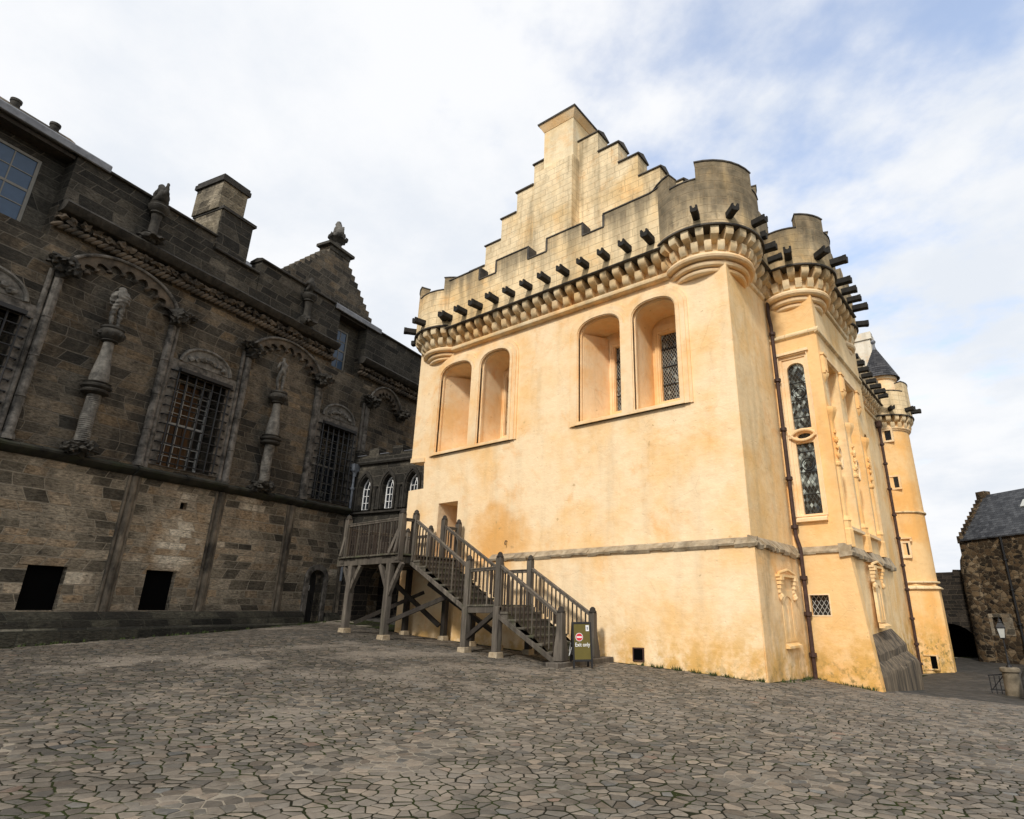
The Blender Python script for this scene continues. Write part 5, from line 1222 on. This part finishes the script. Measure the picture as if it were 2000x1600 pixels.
# ================================================================== STONE HOUSE beyond the lane
hs = empty('stone_house', BW(4, -3, -3.1), 'brown rubble stone house with grey slate roof and stepped skew, beyond the lane', 'house')
MB(BW).slab(rect(.25, 14, -4, 4.55), -1, 0, [rect(1.45, 2.1, -1.45, -.42)]).build('front_wall', RUB, hs)
MB(BW).slab([(-1,-4),(-7,-4),(-7,4.55),(-4,7.75),(-1,4.55)], 0, 0).v
m = MB(BW); m.box(.26, 1.2, -6, -1.0, -4, 4.5); m.ext([(-.02,4.5),(-6,4.5),(-3.0,7.6)], .3, .9); m.build('gable_wall', RUB, hs)
m = MB(BW).add([(.45,.12,4.5),(14,.12,4.5),(14,-3,7.72),(.45,-3,7.72),(.45,-6.1,4.5),(14,-6.1,4.5),(.45,.12,4.42),(14,.12,4.42),(.45,-6.1,4.42),(14,-6.1,4.42)], [(0,1,2,3),(3,2,5,4),(0,1,7,6),(4,5,9,8),(6,7,9,8),(0,3,4,8,6),(1,2,5,9,7)]); m.build('roof', SLATE, hs)
m = MB(BW)
for i in range(11): d = .05-.28*i; m.box(.18, .62, d-.34, d, 4.3+.29*i, 4.78+.292*i)
m.build('stepped_skew', RUB, hs)
m = MB(BW).box(.1, .75, -3.4, -2.8, 7.3, 8.0); m.build('skew_top', RUB, hs)
m = MB(BW); m.add([(3.75,-1.62,6.36),(4.3,-1.62,6.36),(4.3,-2.1,6.86),(3.75,-2.1,6.86)], [(0,1,2,3)]); 
m = MB(BW); m.add([(3.75,-1.58,6.36),(4.3,-1.58,6.36),(4.3,-2.02,6.84),(3.75,-2.02,6.84),(3.75,-1.7,6.2),(4.3,-1.7,6.2),(4.3,-2.12,6.7),(3.75,-2.12,6.7)], [(0,1,2,3),(4,5,6,7),(0,1,5,4),(1,2,6,5),(2,3,7,6),(3,0,4,7)]); m.build('skylight', LAMPG, hs)
MB(BW).box(1.4, 2.15, -.8, -.7, -1.5, -.4).build('window_dark', VOID, hs)
m = MB(BW).slab(rect(1.25, 2.75, -1.5, -.2), -.2, .03, [rect(1.45, 2.1, -1.45, -.42)]); m.build('window_surround', PAL_LOW, hs)
pipe([(3.2,.1,4.45),(3.2,.1,-3.2)], BW, .07, [(3.2,.1,z) for z in (3,1.2,-.8,-2.2)], 'drain_pipe', IRON, hs)
m = MB(BW).lathe([(1.0,-3.4),(1.0,2.6),(.92,3.2),(.5,4.1),(.1,4.6)], .62, -.75, 20); m.build('round_oven_wall', RUB, hs)
gw = empty('gateway_wall', WF(1, 34, -3.1), 'dark rubble wall with a black round arch, between the stair tower and stone house', 'wall')
MB(WF).slab([(-3,-4.2),(-.2,-4.2),(-.2,-2.3)] + arc(1.35, -2.2, 1.55, 1.35, PI, 0, 14) + [(2.9,-4.2),(3.3,-4.2),(3.3,2.6),(2.25,2.66),(2.2,2.5),(-3,2.45)], 33.9, 35.2).build('arch_wall', RUB_D, gw)
MB(WF).box(-3, 4, 37.5, 38, -4.5, 2).build('arch_darkness', VOID, gw)

def weeds(name, spots, label):
    m = MB(WF); rr = random.Random(4)
    for x, y, s in spots:
        z = g1(x, y)
        for k in range(9):
            a = rr.uniform(0, 2*PI); L = s*rr.uniform(.5, 1.1); t = rr.uniform(.2, .8); dx, dy = math.cos(a), math.sin(a); w_ = L*.16
            bx, by = x+rr.uniform(-.06,.06), y+rr.uniform(-.03,.03)
            m.add([(bx-dy*w_,by+dx*w_,z),(bx+dy*w_,by-dx*w_,z),(bx+dx*L*t,by+dy*L*t,z+L)], [(0,1,2)])
    o = m.build(name, m_plain('weed_green', (.03,.05,.012), (.07,.10,.025), 8, .8, 0.), None, smooth=0, kind='stuff'); o['label'] = label; o['category'] = 'weeds'
rr = random.Random(9)
sp_w = [(-.05-rr.random()**2*3.6, -.10-rr.random()*.05, rr.uniform(.05,.13)) for _ in range(34)] + [(.12+rr.random()*.3, .5+rr.random()*2.6, rr.uniform(.05,.12)) for _ in range(16)] + [(.2+1.6*rr.random(), 3.36-rr.random()*.06, rr.uniform(.05,.12)) for _ in range(24)]
for i in range(60):
    s = 8+11*rr.random(); v_ = PW(s, .58+rr.random()*.1, 0); sp_w.append((v_.x, v_.y, rr.uniform(.04,.10)))
weeds('weeds', sp_w, 'small green weeds and moss tufts growing along the foot of the walls')
# ================================================================== LAMP, PEDESTAL, RAIL, BLOCK
lx, ly = 4.70, 10.0; zg = g1(lx, ly)
pd = empty('stone_pedestal', WF(lx, ly, zg), 'squat pale stone pier with a moulded cap carrying the street lamp', 'pier')
MB(WF).lathe([(.27,zg-.1),(.24,zg+.3),(.23,-1.92)], lx, ly, 20).build('pier_shaft', SAND, pd)
MB(WF).lathe([(.23,-1.93),(.28,-1.90),(.29,-1.83),(.27,-1.79),(.22,-1.77)], lx, ly, 20).build('pier_cap', SAND, pd)
lp = empty('street_lamp', WF(lx, ly, -1.77), 'black iron lamp post with a pale square lantern, standing on the stone pier', 'street lamp')
MB(WF).lathe([(.09,-1.775),(.08,-1.72),(.045,-1.68),(.05,-1.6),(.028,-1.55),(.024,-1.2),(.03,-1.16),(.022,-1.1),(.02,-.92),(.05,-.9),(.03,-.86)], lx, ly, 12).build('post', IRON, lp)
m = MB(WF)
for a in (-1, 1):
    for b_ in (-1, 1): m.beam((lx+a*.07, ly+b_*.07, -.87), (lx+a*.115, ly+b_*.115, -.56), .014, .014)
m.box(lx-.08, lx+.08, ly-.08, ly+.08, -.885, -.865); m.box(lx-.125, lx+.125, ly-.125, ly+.125, -.565, -.54)
m.add([(lx-.13,ly-.13,-.54),(lx+.13,ly-.13,-.54),(lx+.13,ly+.13,-.54),(lx-.13,ly+.13,-.54),(lx-.06,ly-.06,-.40),(lx+.06,ly-.06,-.40),(lx+.06,ly+.06,-.40),(lx-.06,ly+.06,-.40)],[(0,1,2,3),(4,5,6,7),(0,1,5,4),(1,2,6,5),(2,3,7,6),(3,0,4,7)])
m.lathe([(.065,-.40),(.075,-.38),(.05,-.34),(.05,-.3),(.015,-.27),(.012,-.2)], lx, ly, 10)
lo = m.build('lantern', IRON, lp)
m = MB(WF); m.add([(lx+a*k, ly+b_*k, z) for k, z in ((.066,-.864),(.108,-.566)) for a, b_ in ((-1,-1),(1,-1),(1,1),(-1,1))], [(0,1,2,3),(4,5,6,7),(0,1,5,4),(1,2,6,5),(2,3,7,6),(3,0,4,7)]); m.build('lantern_glass', LAMPG, lo)
m = MB(WF)
zr = g1(4.3, 10.2)
for k in range(4): m.beam((4.08+.14*k, 10.2, zr), (4.08+.14*k, 10.2, zr+.55-.0*k), .03, .03, (1,0,0))
m.beam((4.05,10.2,zr+.55), (4.55,10.2,zr+.62), .04, .04); m.beam((4.05,10.2,zr+.12), (4.55,10.2,zr+.12), .035, .035); m.beam((4.1,10.2,zr+.12), (4.5,10.2,zr+.58), .03, .03)
rl = m.build('iron_railing', IRON, None); rl['label'] = 'low black iron railing panel beside the stone lamp pier'; rl['category'] = 'railing'
m = MB(WF); prof = [(.0,-3.2),(1.6,-3.2),(1.6,-1.62),(1.2,-1.5),(.55,-1.5),(.22,-1.62),(.05,-1.95)]
m.slab([(4.92+a, z) for a, z in prof], 8.4, 9.5)
wl = m.build('wall_end', m_plain('black_whinstone', (.012,.012,.013), (.05,.05,.048), 8, dark=(.12,.12,.11), dk=.3, bump=1., bs=14), None, bevel=.08); wl['label'] = 'rough black stone wall end with rounded top, right of the lamp pier'; wl['category'] = 'wall'

# ================================================================== CAMERA, SKY, SUN
cam = bpy.data.cameras.new('Camera'); co = bpy.data.objects.new('Camera', cam); COL.objects.link(co)
co.location = (CX, CY, ZO); co.rotation_euler = (R(90)+.330655, 0, math.atan2(.57232, .82003))
cam.sensor_width = 36; cam.lens = 36*1142/2000; cam.shift_x = -.0675; cam.clip_end = 3000; cam.clip_start = .1
sc.camera = co
SUN = Vector((.21, -.86, .70)).normalized()
sl = bpy.data.lights.new('Sun', 'SUN'); sl.energy = 2.3; sl.angle = R(6); sl.color = (1, .94, .86)
so = bpy.data.objects.new('Sun', sl); COL.objects.link(so); so.rotation_euler = SUN.to_track_quat('Z', 'Y').to_euler()
w = bpy.data.worlds.new('World'); sc.world = w; w.use_nodes = True; nt = w.node_tree; nt.nodes.clear()
def N(t, **k):
    x = nt.nodes.new(t)
    for a, b in k.items(): setattr(x, a, b)
    return x
L = nt.links.new
out = N('ShaderNodeOutputWorld'); bg = N('ShaderNodeBackground'); L(bg.outputs[0], out.inputs[0]); bg.inputs[1].default_value = .1
sky = N('ShaderNodeTexSky', sky_type='NISHITA'); sky.sun_disc = False; sky.sun_elevation = math.asin(SUN.z); sky.sun_rotation = math.atan2(SUN.x, SUN.y); sky.air_density = 1.0; sky.dust_density = .6; sky.ozone_density = 2.5
tc = N('ShaderNodeTexCoord'); sp_ = N('ShaderNodeSeparateXYZ'); L(tc.outputs['Generated'], sp_.inputs[0])
def M(op, a, b=0., c=None):
    x = N('ShaderNodeMath', operation=op)
    for i, v in enumerate((a, b)):
        if isinstance(v, bpy.types.NodeSocket): L(v, x.inputs[i])
        else: x.inputs[i].default_value = v
    return x.outputs[0]
zz = M('ADD', M('MAXIMUM', sp_.outputs[2], 0.), .22)
cb = N('ShaderNodeCombineXYZ'); L(M('DIVIDE', sp_.outputs[0], zz), cb.inputs[0]); L(M('DIVIDE', sp_.outputs[1], zz), cb.inputs[1])
def NZ(scale, det, loc, rough=.6, stretch=(1,1,1), rot=0.):
    mp = N('ShaderNodeMapping'); L(cb.outputs[0], mp.inputs[0]); mp.inputs['Location'].default_value = loc; mp.inputs['Scale'].default_value = stretch; mp.inputs['Rotation'].default_value = (0,0,rot)
    n = N('ShaderNodeTexNoise'); L(mp.outputs[0], n.inputs[0]); n.inputs['Scale'].default_value = scale; n.inputs['Detail'].default_value = det; n.inputs['Roughness'].default_value = rough; return n.outputs['Fac']
big = NZ(.9, 3, (3.1,1.7,0), .5); small = NZ(4.6, 7, (0,5,2), .56, (1,1.15,1), .5)
dt = N('ShaderNodeVectorMath', operation='DOT_PRODUCT'); L(tc.outputs['Generated'], dt.inputs[0]); dt.inputs[1].default_value = Vector((-.02,.66,.75)).normalized()
blue = M('MULTIPLY', M('SUBTRACT', dt.outputs['Value'], .80), 2.6)       # the clearer part of the sky lies that way
v = M('ADD', M('ADD', M('MULTIPLY', big, .55), M('MULTIPLY', small, .95)), M('MULTIPLY', M('MAXIMUM', blue, -.3), -.62))
rp = N('ShaderNodeMapRange', interpolation_type='SMOOTHSTEP'); L(v, rp.inputs[0]); rp.inputs[1].default_value = .24; rp.inputs[2].default_value = .62; rp.inputs[3].default_value = .36; rp.inputs[4].default_value = 1.
cc_ = N('ShaderNodeMix', data_type='RGBA'); ccr = N('ShaderNodeMapRange', interpolation_type='SMOOTHSTEP'); L(NZ(1.9, 8, (8,2,0), .6), ccr.inputs[0]); ccr.inputs[1].default_value = .32; ccr.inputs[2].default_value = .62; L(ccr.outputs[0], cc_.inputs[0]); cc_.inputs[6].default_value = (7.0,7.4,8.0,1); cc_.inputs[7].default_value = (8.35,8.45,8.65,1)
gain = N('ShaderNodeMix', data_type='RGBA', blend_type='MULTIPLY'); gain.inputs[0].default_value = 1; L(sky.outputs[0], gain.inputs[6]); gain.inputs[7].default_value = (2.35,2.6,2.75,1)
mx = N('ShaderNodeMix', data_type='RGBA'); L(rp.outputs[0], mx.inputs[0]); L(gain.outputs[2], mx.inputs[6]); L(cc_.outputs[2], mx.inputs[7]); L(mx.outputs[2], bg.inputs[0])
sc.view_settings.view_transform = 'Standard'; sc.view_settings.look = 'None'; sc.view_settings.exposure = .22; sc.view_settings.gamma = 1
sc.render.engine = 'CYCLES'; sc.cycles.use_denoising = True; sc.cycles.max_bounces = 6; sc.cycles.diffuse_bounces = 4
